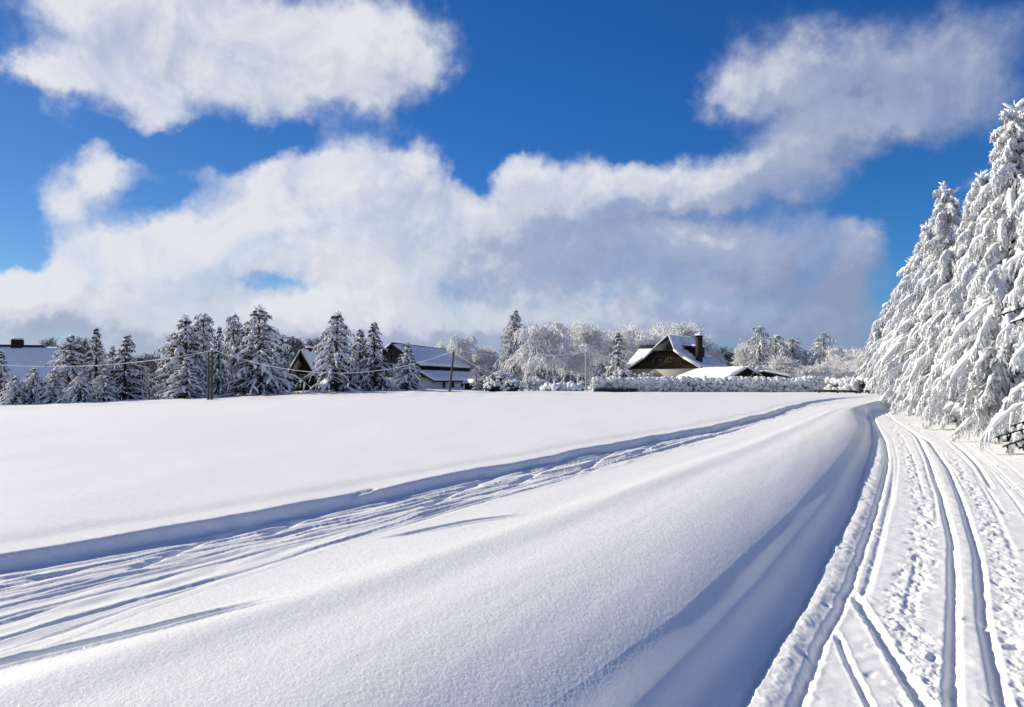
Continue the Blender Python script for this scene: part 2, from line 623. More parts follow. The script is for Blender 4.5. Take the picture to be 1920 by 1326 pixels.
# ------------------------------------------------------------------ terrain
class Line:
    """a track drawn on the ground, kept as x over y"""
    def __init__(self, pix, z, smooth=9, far=None):
        P = np.array([gp(px, py, z) for px, py in pix])
        if far is not None:
            P = np.concatenate([P, np.array(far, float).reshape(-1, 2)])
        P = P[np.argsort(P[:, 1])]
        s0 = (P[1, 0] - P[0, 0]) / (P[1, 1] - P[0, 1])
        s1 = (P[-1, 0] - P[-2, 0]) / (P[-1, 1] - P[-2, 1])
        P = np.concatenate([[[P[0, 0] - s0 * (P[0, 1] + 20), -20]], P, [[P[-1, 0] + s1 * 400, P[-1, 1] + 400]]])
        self.y0, self.y1 = P[1, 1], P[-2, 1]
        ly = np.linspace(math.log(.3), math.log(400), 1600)
        yy = np.exp(ly)
        xx = np.interp(yy, P[:, 1], P[:, 0])
        q = xx / yy                                   # smooth the bearing, not the distance
        kx = np.exp(-np.linspace(-2, 2, 2 * smooth + 1) ** 2)
        kx /= kx.sum()
        q = np.convolve(np.pad(q, smooth, mode='edge'), kx, 'valid')
        self.yy, self.xx = yy, q * yy
        self.dx = np.gradient(self.xx, yy)

    def x(self, y):
        return np.interp(y, self.yy, self.xx)

    def lat(self, x, y):
        sl = np.interp(y, self.yy, self.dx)
        return (x - self.x(y)) / np.sqrt(1 + sl * sl)


Z_FIELD, Z_STRIP, Z_CREST, Z_TERM = .70, .545, .585, .37
L_BANK = Line([(0, 1030), (133, 1010), (267, 988), (373, 972), (500, 950), (640, 925), (770, 899), (900, 873), (1026, 852), (1111, 834), (1226, 814),
               (1322, 799), (1400, 781), (1440, 773), (1476, 761), (1516, 752), (1562, 747)], Z_FIELD, 8, [(29, 62), (36, 70), (60, 90)])
L_STRIP = Line([(0, 1225), (250, 1135), (450, 1072), (640, 1015), (900, 940), (1100, 890), (1300, 835), (1450, 788), (1525, 761)], Z_STRIP, 12, [(28.5, 59), (37, 70), (61, 90)])
L_CREST = Line([(0, 1300), (350, 1190), (640, 1105), (1000, 985), (1250, 893), (1400, 838), (1500, 797), (1560, 770)], Z_CREST, 14, [(25, 53), (38.5, 72), (62, 90)])
L_TERM = Line([(1020, 1326), (1270, 1150), (1480, 960), (1590, 840), (1614, 800), (1607, 772)], Z_TERM, 12, [(30, 62), (40, 72), (64, 90)])
L_FOOT = Line([(1414, 1326), (1475, 1216), (1522, 1142), (1562, 1051), (1606, 964), (1626, 880), (1640, 836), (1638, 801), (1628, 776)], 0.0, 10, [(29.5, 60), (41, 72), (66, 90)])
A0 = Line([(1414, 1326), (1475, 1216), (1522, 1142), (1562, 1051), (1606, 964), (1626, 880), (1638, 836), (1636, 801), (1627, 776)], 0.0, 6, [(29.9, 60), (42, 72)])
A1 = Line([(1495, 1326), (1542, 1203), (1573, 1149), (1596, 1095), (1610, 1055), (1640, 967), (1653, 920), (1663, 880), (1665, 861), (1660, 828), (1646, 801), (1637, 782), (1634, 772)], 0.0, 6, [(30.5, 60), (42.6, 72)])
B0 = Line([(1785, 1326), (1788, 1115), (1785, 1015), (1764, 930), (1741, 863), (1720, 820), (1692, 799), (1671, 785), (1656, 774), (1662, 763)], 0.0, 6, [(45, 76)])
B1 = Line([(1879, 1326), (1845, 1166), (1835, 1048), (1805, 947), (1778, 880), (1741, 828), (1706, 807), (1676, 788), (1664, 774), (1669, 763)], 0.0, 6, [(46, 76)])
C1 = Line([(1731, 1326), (1662, 1215), (1600, 1115)], 0.0, 4)
C2 = Line([(1630, 1326), (1595, 1255), (1566, 1186)], 0.0, 4)
R1 = Line([(1787, 831), (1810, 850), (1833, 874), (1858, 915)], 0.0, 4)
LUMP1 = Line([(1727, 1326), (1727, 1236), (1690, 1169), (1706, 1109), (1727, 1041), (1730, 947), (1712, 880), (1690, 830)], 0.0, 8)
LUMP2 = Line([(1925, 1326), (1905, 1150), (1885, 1065), (1858, 998), (1835, 940), (1800, 880), (1765, 845), (1730, 815)], 0.0, 8)
LONE1 = Line([(-100, 1253), (0, 1233), (270, 1182), (530, 1121)], .56, 5)
LONE2 = Line([(780, 992), (880, 975), (1012, 959)], .57, 4)
_r = np.random.default_rng(11)
TRACKS = []
for i in range(72):
    f0 = _r.uniform(.08, .98)
    ya = math.exp(_r.uniform(math.log(2.4), math.log(36)))
    yb = ya * _r.uniform(1.5, 4)
    TRACKS.append((f0, _r.uniform(.02, .13), _r.uniform(.5, 1.4), _r.uniform(0, 6.3), _r.uniform(-.25, .25), ya, yb, _r.uniform(.022, .04), _r.uniform(.007, .022)))
# ski tracks that leave the bundle and cut the bank slantwise
CUTS = [[(480, 988), (380, 1015), (250, 1062)], [(700, 935), (600, 962), (500, 1000)], [(955, 885), (890, 905), (800, 945)], [(1060, 862), (1020, 880), (960, 905)], [(1150, 846), (1128, 858), (1080, 882)],
        [(1235, 827), (1215, 838), (1180, 852)]]


def base_field(x, y):
    """the lie of the land without banks and tracks"""
    s = np.clip(-x - 8, 0, None)
    z = -.034 * (np.sqrt(s * s + 9) - 3) * sstep(y, 8, 50)
    z = np.maximum(z, -2.2)
    z = z + .016 * np.clip(y - 58, 0, 40) * sstep(-x, -2, 14)
    z = z + .2 * sstep(y, 48, 74) * sstep(x, -8, 4)
    z = z - .002 * np.clip(y - 140, 0, 2000)
    return z


def groove(z, l, w, d, m, berm=.35, n=2.6):
    if m is None:
        m = 1.0
    near = np.abs(l) < 5 * w
    g = np.zeros_like(l)
    ln = l[near]
    gg = -d * np.exp(-(np.abs(ln) / w) ** n) + d * berm * np.exp(-((np.abs(ln) - 1.75 * w) / (.55 * w)) ** 2)
    g[near] = gg
    return z + g * m


_qt = np.linspace(-.3, 1.3, 640)
_zt = np.interp(_qt, [-.3, 0, .12, .42, .62, .82, 1.0, 1.3], [Z_TERM + .115, Z_TERM, .330, .243, .108, .046, .015, .0])
_kt = np.exp(-np.linspace(-2, 2, 105) ** 2)
_zt = np.convolve(np.pad(_zt, 52, mode='edge'), _kt / _kt.sum(), 'valid')


def bank_profile(q):
    return np.interp(q, _qt, _zt)


def terrain(x, y, detail=True):
    x = np.asarray(x, float)
    y = np.asarray(y, float)
    shp = x.shape
    x, y = x.ravel(), y.ravel()
    yl = np.clip(y, .35, 390)
    ry = np.hypot(x, y)
    w1 = .008 * noise2(x * 19, y * 19, 4) + .10 * noise2(x * .55, y * .55, 1) + .035 * noise2(x * 2.3, y * 2.3, 2) + .015 * noise2(x * 7, y * 7, 3)
    lb = L_BANK.lat(x, yl) + w1 * np.clip(yl / 9, .45, 1.6)
    xs, xc, xt, xf = L_STRIP.x(yl), L_CREST.x(yl), L_TERM.x(yl), L_FOOT.x(yl)
    xb = L_BANK.x(yl)
    xs = np.maximum(xs, xb + .15)
    xc = np.maximum(xc, xs + .1)
    xt = np.maximum(xt, xc + .2)
    xf = np.maximum(xf, xt + .15)
    cosb = .9
    # cross-section from the field on the left to the piste on the right
    und = .03 * noise2(x * .3, y * .16, 5) + .012 * noise2(x * .9, y * .5, 6)
    z_field = Z_FIELD + und
    wall = sstep(lb, -.02, .16)
    wall = wall * wall * (3 - 2 * wall)
    far_ = 1 - sstep(yl, 55, 66)
    wall = wall * far_
    z_strip = Z_STRIP - .02 * sstep(x, xb, xs)
    z = z_field + (z_strip - z_field) * wall
    z = z - .03 * np.exp(-(np.clip(lb + .35, -9, 0) / .28) ** 2) * (1 - wall)          # rounded lip
    t = np.clip((x - xs) / (xc - xs), 0, 1)
    rise = (Z_CREST - Z_STRIP + .02) * sstep(t, 0, 1)
    z = z + rise * (x > xs)
    s = np.clip((x - xc) / (xt - xc), 0, 1)
    fall = (Z_CREST - Z_TERM) * s ** 4.0
    z = z - fall
    q = np.clip((x - xt) / (xf - xt), 0, 1)
    z = z + (bank_profile(q) - Z_TERM) * (x > xt)
    # ridges blown by wind along the hump
    hump = sstep(x, xs - .1, xc) * (1 - sstep(q, .0, .35))
    hp = (x - xc) / (xt - xc)
    z = z + hump * (.018 * np.exp(-((hp - .02) / .11) ** 2) - .004 * np.exp(-((hp - .22) / .1) ** 2) + .003 * np.exp(-((hp - .45) / .14) ** 2) - .012 * np.exp(-((hp + .25) / .13) ** 2))
    z = z + hump * (.012 * noise2(x * 1.1 - y * .5, (x * .45 + y) * .16, 8) + .004 * noise2(x * 4 - y * 1.9, (x * .45 + y) * .5, 9))
    piste = sstep(x - xf, -.1, .15)
    if detail:
        # loose powder grains on the hump
        k = (ry < 20) & (x > xs - .2) & (q < .3)
        gk = (1 - sstep(q[k], .02, .22)) * (1 - sstep(ry[k], 12, 20)) * sstep(x[k], xs[k] - .2, xs[k] + .4)
        z[k] += gk * (.0014 * noise2(x[k] * 30, y[k] * 30, 12) + .0016 * noise2(x[k] * 62, y[k] * 62, 13))
    # the far right rises to the spruces
    xr = B1.x(yl)
    z = z + np.clip((x - xr - .8) * .05, 0, .3) * piste + .25 * sstep(x - xr, 4, 9) * sstep(y, 10, 20)
    z = z + base_field(x, y)
    if detail:
        rough = piste * (.010 * noise2(x * 3.1, y * 2.2, 20) + .006 * noise2(x * 9, y * 7, 21))
        z = z + rough
        # the bundle of old ski tracks along the bank
        fr = (x - xb) / (xs - xb)
        inb = sstep(fr, .02, .14) * (1 - sstep(fr, .9, 1.1)) * (lb > .05) * (1 - sstep(yl, 44, 58))
        wdt = (xs - xb) * cosb
        amp = np.clip(1.25 - ry / 70, .4, 1)
        clump = np.clip(noise2(x * 2.2 - y * 1.0, (x * .5 + y) * .9, 30), 0, 1)
        z = z + inb * (.012 * noise2(x * 2.7 - y * 1.35, (x * .5 + y) * .55, 31) + .02 * noise2(x * 7 - y * 3.2, (x * .5 + y) * 1.6, 32) + .012 * clump * noise2(x * 14, y * 14, 33)) * (.7 + 1.1 * clump)
        jag = .014 * noise2(x * 11, y * 9, 35) + .007 * noise2(x * 27, y * 23, 36)
        dig = np.zeros_like(z)
        heap = np.zeros_like(z)
        for (f0, a, fq, ph, dr, ya, yb_, w, d) in TRACKS:
            c = f0 + a * np.sin(np.log(yl) * fq * 3 + ph) + dr * np.log(yl / ya)
            m = sstep(yl, ya * .9, ya * 1.1) * (1 - sstep(yl, yb_ * .9, yb_ * 1.1)) * inb * np.clip(yl / 7, 1, 2.4)
            k = m > 0
            w = w * (1.5 if ya > 9 else 1)
            if k.any():
                l = (fr[k] - c[k]) * wdt[k] + jag[k]
                dig[k] = np.maximum(dig[k], m[k] * d * np.exp(-(np.abs(l) / w) ** 3))
                heap[k] = np.maximum(heap[k], m[k] * d * (.25 + .8 * clump[k]) * np.exp(-((np.abs(l) - 1.8 * w) / (.7 * w)) ** 2))
        z = z - dig + heap * np.clip(1 - dig / .012, 0, 1)
        for pts in CUTS:
            W = np.array([gp(px, py, Z_STRIP) for px, py in pts])
            for a_, b_ in zip(W[:-1], W[1:]):
                k = (x > min(a_[0], b_[0]) - .5) & (x < max(a_[0], b_[0]) + .5) & (y > min(a_[1], b_[1]) - .5) & (y < max(a_[1], b_[1]) + .5)
                if not k.any():
                    continue
                ab = b_ - a_
                tq = np.clip(((x[k] - a_[0]) * ab[0] + (y[k] - a_[1]) * ab[1]) / (ab @ ab), 0, 1)
                dd = np.hypot(x[k] - a_[0] - tq * ab[0], y[k] - a_[1] - tq * ab[1]) + jag[k]
                z[k] -= .035 * np.exp(-(np.clip(dd, 0, 9) / .045) ** 2)
        for L, w, d in ((LONE1, .05, .05), (LONE2, .045, .045)):
            m = sstep(yl, L.y0 - .4, L.y0 + .3) * (1 - sstep(yl, L.y1 - .5, L.y1 + .02))
            z = groove(z, L.lat(x, yl) + jag * .8, w, d, m, .35)
        # tracks on the piste
        wob = .02 * noise2(x * 0 + 3, y * 1.7, 40) + jag
        fx = 1 - sstep(yl, 48, 64)
        la0 = A0.lat(x, yl) + wob
        la1 = A1.lat(x, yl) + wob
        z = groove(z, la0 + .06, .035, .03, fx, 0)
        mid = sstep(la0, -.07, .0) * (1 - sstep(la1, -.19, -.03))
        z = z + mid * fx * (.038 + .018 * noise2(x * 3, y * 2.4, 44) + .011 * noise2(x * 9, y * 7, 45) + .006 * noise2(x * 23, y * 20, 47))
        z = groove(z, la1, .04, .05, fx * (1 - .5 * sstep(noise2(x * 0, y * 1.1, 46), .1, .5)), .08)
        for L in (B0, B1):
            l = L.lat(x, yl) + .010 * noise2(x * 0 + 9, y * 2.1, 48) + jag * .55
            z = groove(z, l, .042, .06, fx * np.clip(.9 + .4 * noise2(x * 0, y * .9, 49), .6, 1.2), .05)
        lbm = (B0.lat(x, yl) + B1.lat(x, yl)) * .5
        z = z + fx * (.012 + .012 * noise2(x * 5, y * 3, 50)) * np.exp(-(lbm / .08) ** 2)
        # faint older passes between and beside the set track
        rp = np.random.default_rng(23)
        xa, xb0, xb1 = A1.x(yl), B0.x(yl), B1.x(yl)
        for ip in range(16):
            if ip < 9:
                c = xa + (xb0 - xa) * (rp.uniform(.1, .9) + rp.uniform(-.25, .25) * np.log(yl / 8.0))
            else:
                c = xb1 + rp.uniform(.25, 1.5) + rp.uniform(-.35, .35) * np.log(yl / 8.0)
            ya, yb_ = rp.uniform(3, 16), 0
            yb_ = ya * rp.uniform(1.5, 3.5)
            l = (x - c) * .93 + jag
            m = sstep(yl, ya * .9, ya * 1.1) * (1 - sstep(yl, yb_ * .85, yb_ * 1.1)) * fx * sstep(la1, .08, .16) * sstep(yl, 6.2, 7.5)
            z = groove(z, l, rp.uniform(.022, .034), rp.uniform(.008, .018), m, .12)
        m = 1 - sstep(yl, C1.y1 - .15, C1.y1 + .05)
        z = groove(z, C1.lat(x, yl) + jag, .04, .06, m, .12)
        m = 1 - sstep(yl, C2.y1 - .15, C2.y1 + .05)
        z = groove(z, C2.lat(x, yl) + jag * .7, .025, .025, m, .15)
        m = sstep(yl, R1.y0 - .5, R1.y0 + .5) * (1 - sstep(yl, R1.y1 - 2, R1.y1 + 1))
        z = groove(z, R1.lat(x, yl) + jag, .045, .045, m, .2)
        for L, wd, sd_ in ((LUMP1, .17, 60), (LUMP2, .14, 61)):
            l = L.lat(x, yl) + .12 * noise2(x * 0 + 2, y * 1.4, sd_) + .05 * noise2(x * 4, y * 4, sd_ + 9)
            m = np.exp(-(l / wd) ** 4) * fx
            k = m > .02
            xx, yy = x[k], y[k]
            pit = noise2(xx * 6.5, yy * 5, sd_ + 2) + .4 * noise2(xx * 15, yy * 12, sd_ + 6)
            z[k] += .8 * m[k] * (-.045 * sstep(pit, .05, .45) + .028 * np.clip(noise2(xx * 8, yy * 6, sd_ + 3), -.1, 1) + .024 * np.clip(noise2(xx * 4, yy * 3.2, sd_ + 4), 0, 1) + .016 * noise2(xx * 24, yy * 20, sd_ + 5) + .008 * noise2(xx * 50, yy * 45, sd_ + 7))
        # stray pole marks and scraps on the piste
        k = (piste > .5) & (ry < 40)
        xx, yy = x[k], y[k]
        z[k] += -.03 * sstep(noise2(xx * 3.4, yy * 2.6, 70), .42, .55) + .012 * sstep(noise2(xx * 6, yy * 5, 71), .35, .6)
        # side skids
        z[k] += .012 * np.clip(noise2((xx + yy * .6) * .8, (yy - xx * .6) * 6, 72), 0, .5)
        # drifts along the far edge of the field
        e = sstep(y, 54, 68) * (1 - sstep(y, 100, 130)) * (1 - sstep(x, 8, 20))
        z = z + e * (.16 * noise2(x * .22, y * .3, 80) + .06 * noise2(x * .7, y * .9, 81))
    return z.reshape(shp)


def gz(x, y):
    return float(terrain(np.array([x]), np.array([y]), True)[0])


def build_ground():
    a_in = np.linspace(R(-37.5), R(37.5), 1250)
    a_out = np.linspace(R(37.5), R(360 - 37.5), 150)[1:-1]
    ang = np.concatenate([a_in, a_out])
    r_near = np.linspace(.35, 2.9, 40)
    inv = np.linspace(1 / 2.95, 1 / 24, 880)
    r_far = np.concatenate([np.arange(24.2, 80, .22), np.geomspace(80.5, 4000, 60)])
    rad = np.concatenate([r_near, 1 / inv, r_far])
    A, Rr = np.meshgrid(ang, rad)
    X, Y = Rr * np.sin(A), Rr * np.cos(A)
    Z = terrain(X, Y)
    nr, na = X.shape
    V = np.stack([X, Y, Z], -1).reshape(-1, 3)
    idx = np.arange(nr * na).reshape(nr, na)
    b = np.roll(idx, -1, axis=1)
    q = np.stack([idx[:-1], idx[1:], b[1:], b[:-1]], -1).reshape(-1, 4)[:, ::-1]
    m = MB()
    c = len(V)
    V = np.concatenate([V, [[0, 0, float(Z[0].mean())]]])
    tr = np.stack([idx[0], b[0], np.full(na, c)], -1)[:, ::-1]
    m.add(V, q, tr)
    o = m.build('ground', M_GROUND)
    tag(o, 'deep snow covering field, hump and groomed ski piste', None, None, 'structure')


build_ground()


# ------------------------------------------------------------------ trees
def norm(v):
    return v / (np.linalg.norm(v, axis=-1, keepdims=True) + 1e-9)


def spruce(H, Rb, seed, near=False, snow=1.0, droop=1.0, lean=0.0, gap=0.0, taper=.85, bottom=.03, round_top=False, whorls=None, bladed=1.0, twig_hang=.75, shrink=1.0, skirt=1.0, fine=False):
    """returns three MBs: trunk, needles, snow; base at origin"""
    g = np.random.default_rng(seed)
    tr, nd, sn = MB(), MB(), MB()
    # trunk with a gentle bow
    zt = np.linspace(-.3, H * .985, 14)
    bow = lean * (zt / H) ** 2 * H
    bowy = .01 * H * np.sin(zt / H * 3 + seed)
    cx = lambda z: np.interp(z, zt, bow)
    cy = lambda z: np.interp(z, zt, bowy)
    r0 = .016 * H + .03
    tr.tubes(np.stack([bow, bowy, zt], 1)[None], (r0 * (1 - np.clip(zt, 0, H) / H) ** .8 + .015)[None], 8)
    n_lv = whorls or (24 if near else 17)
    f = np.linspace(0, 1, n_lv) ** .85
    zl = H * (bottom + (.95 - bottom) * f)
    bz, ba, bl = [], [], []
    for i, z in enumerate(zl):
        k = int(round((8 if near else 7) * (1 - f[i] * .45)))
        off = g.uniform(0, 6.28)
        for j in range(k):
            if gap and g.random() < gap:
                continue
            h = (z + g.uniform(-.5, .5) * H / n_lv) / H
            h = min(max(h, .01), .98)
            bz.append(h * H)
            ba.append(off + j * 2 * PI / k + g.normal(0, .25))
            prof = (1 - h) ** taper
            if round_top:
                prof = max(prof, .55 * math.sqrt(max(0, 1 - h)))
            prof *= (1.0 if round_top else min(1, (1 - h) / .2) ** .55)
            prof *= skirt + (1 - skirt) * min(1, h / .22)
            # irregular outline
            bl.append((Rb * prof + .05 * Rb) * shrink * g.uniform(.68, 1.16) * (1 + .18 * math.sin(h * 19 + seed + math.cos(off + j * 6.28 / k) * 2)))
    bz, ba, bl = np.array(bz), np.array(ba), np.array(bl)
    K = len(bz)
    Sg = 13 if near else 6
    t = np.linspace(0, 1, Sg)
    hfrac = bz / H
    a0 = (R(-8) if near else R(14)) + R(30) * hfrac ** (2 if near else 1) * (1 if not round_top else .6) + g.normal(0, .12, K)
    a1 = -R(58) * droop * (1 - .45 * hfrac ** 3) + g.normal(0, .14, K)
    # small stiff shoots at the top point up
    top = hfrac > .94
    a0[top] = R(35)
    a1[top] = R(20 if not round_top else -30)
    ang = a0[:, None] + (a1 - a0)[:, None] * t[None] ** .65
    ds = (bl * 1.22 / (Sg - 1))[:, None]
    rr = np.concatenate([np.zeros((K, 1)), np.cumsum(np.cos(ang[:, :-1]) * ds, 1)], 1)
    zz = np.concatenate([np.zeros((K, 1)), np.cumsum(np.sin(ang[:, :-1]) * ds, 1)], 1)
    fit = np.clip((bz - .12) / np.maximum(-zz[:, -1], 1e-3), .25, 1) if near else np.ones(K)
    fit = np.where(zz[:, -1] < 0, fit, 1.0)
    rr, zz, bl = rr * fit[:, None], zz * fit[:, None], bl * fit
    swirl = ba[:, None] + g.normal(0, .14, K)[:, None] * t[None]
    P = np.stack([cx(bz)[:, None] + rr * np.cos(swirl), cy(bz)[:, None] + rr * np.sin(swirl), bz[:, None] + zz], -1)
    P[:, :, 2] = np.maximum(P[:, :, 2], .03 + .15 * g.random((K, 1)))
    # branch wood
    nd.tubes(P, (bl[:, None] * .014 + .008) * (1 - .8 * t[None]), 4)
    sr = (.11 if near else .19) * (.55 + .45 * np.clip(bl / Rb, .25, 1))
    if not near:
        sr = sr * (H / 11) ** .6
    sr *= snow
    prof = (np.sin(np.clip(t * 1.05, 0, 1) * PI * .86 + .28) ** .7)
    lump = 1 + .35 * g.standard_normal((K, Sg))
    rad = sr[:, None] * prof[None] * np.clip(lump, .35, 1.8) * (1 if not near else 1.08)
    rad[:, -1] *= .35
    rad[:, 0] *= .5
    sn.tubes(P, rad, 8 if near else 6, .75, .35, .24 if near else .16, g)
    # side twigs
    nt = (34 if H / Rb < 6.5 else 24) if near else 7
    tt = np.linspace(.12, .99, nt)[None] + g.uniform(-.04, .04, (K, nt))
    tt = np.clip(tt, .05, 1)
    ii = tt * (Sg - 1)
    i0 = np.clip(np.floor(ii).astype(int), 0, Sg - 2)
    fr = (ii - i0)[..., None]
    kk = np.arange(K)[:, None]
    Q = P[kk, i0] * (1 - fr) + P[kk, i0 + 1] * fr
    T = norm(P[kk, i0 + 1] - P[kk, i0])
    up = np.array([0, 0, 1.0])
    sd_ = norm(np.cross(T, up + 0 * T))
    sg = np.where((np.arange(nt)[None] + g.integers(0, 2, (K, 1))) % 2 == 0, 1.0, -1.0)[..., None]
    hang = twig_hang * (.5 + .9 * tt[..., None])
    Dv = norm(sd_ * sg * g.uniform(.35, 1.0, (K, nt, 1)) + T * .55 - up * hang * g.uniform(.5, 1.35, (K, nt, 1)))
    if near:
        Ln = (.12 + bl[:, None] * .19 * (1.1 - .7 * tt)) * g.uniform(.55, 1.3, (K, nt))
    else:
        Ln = bl[:, None] * .40 * (1.12 - .72 * tt) * g.uniform(.6, 1.3, (K, nt)) + .12
    Q, Dv, Ln = Q.reshape(-1, 3), Dv.reshape(-1, 3), Ln.reshape(-1)
    ttf = tt.reshape(-1)
    keep = g.random(len(Q)) < (.97 if near else .92)
    Q, Dv, Ln, ttf = Q[keep], Dv[keep], Ln[keep], ttf[keep]
    K2 = len(Q)
    S2 = 6 if near else 4
    u = np.linspace(0, 1, S2)
    P2 = Q[:, None] + Dv[:, None] * (u[None, :, None] * Ln[:, None, None])
    P2[:, :, 2] -= (u[None] ** 2) * Ln[:, None] * .35 * droop
    P2[:, :, 2] = np.maximum(P2[:, :, 2], .02)
    sr2 = (.033 if near else .115) * snow * g.uniform(.45, 1.35, K2) * ((H / 11) ** .6 if not near else 1)
    rad2 = sr2[:, None] * np.sin(np.clip(u * .92 + .12, 0, 1) * PI)[None] ** .6 * np.clip(1 + .3 * g.standard_normal((K2, S2)), .4, 1.7)
    rad2[:, -1] *= .4
    pick = g.random(K2) < (.75 if near else .5) * min(1, snow)
    sn.tubes(P2[pick], rad2[pick], 6 if near else 5, .9, .4, .16, g, ref=(.3, .2, 1))
    if fine:
        nn = 4
        un = g.random((K2, nn)) * (S2 - 1)
        n0 = np.clip(np.floor(un).astype(int), 0, S2 - 2)
        fn_ = (un - n0)[..., None]
        kn = np.arange(K2)[:, None]
        NB = (P2[kn, n0] * (1 - fn_) + P2[kn, n0 + 1] * fn_).reshape(-1, 3)
        NDr = norm(np.repeat(Dv, nn, 0) * .5 + g.standard_normal((K2 * nn, 3)) * .6 + np.array([0, 0, -.45]))
        NL = g.uniform(.05, .15, K2 * nn)
        NP = NB[:, None] + NDr[:, None] * (np.array([0, .5, 1])[None, :, None] * NL[:, None, None])
        sn.tubes(NP, np.array([.8, 1, .3])[None] * g.uniform(.012, .026, (K2 * nn, 1)), 4, .9, .2, .1, g, ref=(.3, .2, 1))
    # needle blades hanging from twigs and boughs
    nb = int((12 if near else 6) * bladed)
    ui = g.random((K2, nb)) * (S2 - 1)
    j0 = np.clip(np.floor(ui).astype(int), 0, S2 - 2)
    ff = (ui - j0)[..., None]
    k2 = np.arange(K2)[:, None]
    B = P2[k2, j0] * (1 - ff) + P2[k2, j0 + 1] * ff
    rnd = g.standard_normal((K2, nb, 3))
    BD = norm(Dv[:, None] * .7 + rnd * .42 + np.array([0, 0, -.65]))
    sc = 1.0 if near else 2.1 * (H / 11) ** .6
    BL = g.uniform(.09, .24, (K2, nb)) * sc
    BW = g.uniform(.016, .04, (K2, nb)) * (1 if near else 3.4)
    nd.blades(B.reshape(-1, 3), BD.reshape(-1, 3), BL.reshape(-1), BW.reshape(-1), g)
    # shaded inner boughs
    ni = int((2200 if near else 700) * bladed)
    h = g.random(ni) ** 1.3 * .93
    ra = Rb * (1 - h) ** taper * g.uniform(.05, .62, ni) * shrink
    aa = g.uniform(0, 6.28, ni)
    C = np.stack([cx(h * H) + ra * np.cos(aa), cy(h * H) + ra * np.sin(aa), h * H * (1 - bottom) + bottom * H + .1], 1)
    DI = norm(np.stack([np.cos(aa), np.sin(aa), -g.uniform(.3, 1.6, ni)], 1) + .3 * g.standard_normal((ni, 3)))
    nd.blades(C, DI, g.uniform(.25, .6, ni) * (1 if near else 1.3) * (1.08 - h) ** .8, g.uniform(.12, .3, ni) * (1 if near else 1.4) * (1.08 - h), g)
    # leader
    if not round_top:
        nf = 14
        hz = g.uniform(.92, .985, nf) * H
        fa = g.uniform(0, 6.28, nf)
        fl = (H - hz) * g.uniform(.35, .8, nf) + .02 * H
        uu = np.linspace(0, 1, 4)
        FP = np.stack([cx(hz)[:, None] + np.cos(fa)[:, None] * fl[:, None] * uu * .75, cy(hz)[:, None] + np.sin(fa)[:, None] * fl[:, None] * uu * .75, hz[:, None] + fl[:, None] * uu * .55], -1)
        sn.tubes(FP, np.array([.03, .05, .045, .012])[None] * g.uniform(.7, 1.2, (nf, 1)) * (1.1 if near else 1.5), 6, 1, .2, .15, g)
    zl2 = np.linspace(H * .91, H, 5)
    sn.tubes(np.stack([cx(zl2) + .01 * H * (zl2 / H - .91), cy(zl2), zl2], 1)[None], np.array([[.07, .06, .045, .03, .008]]) * snow * (1 if near else 1.5), 6, 1, 0, .2, g)
    return tr, nd, sn


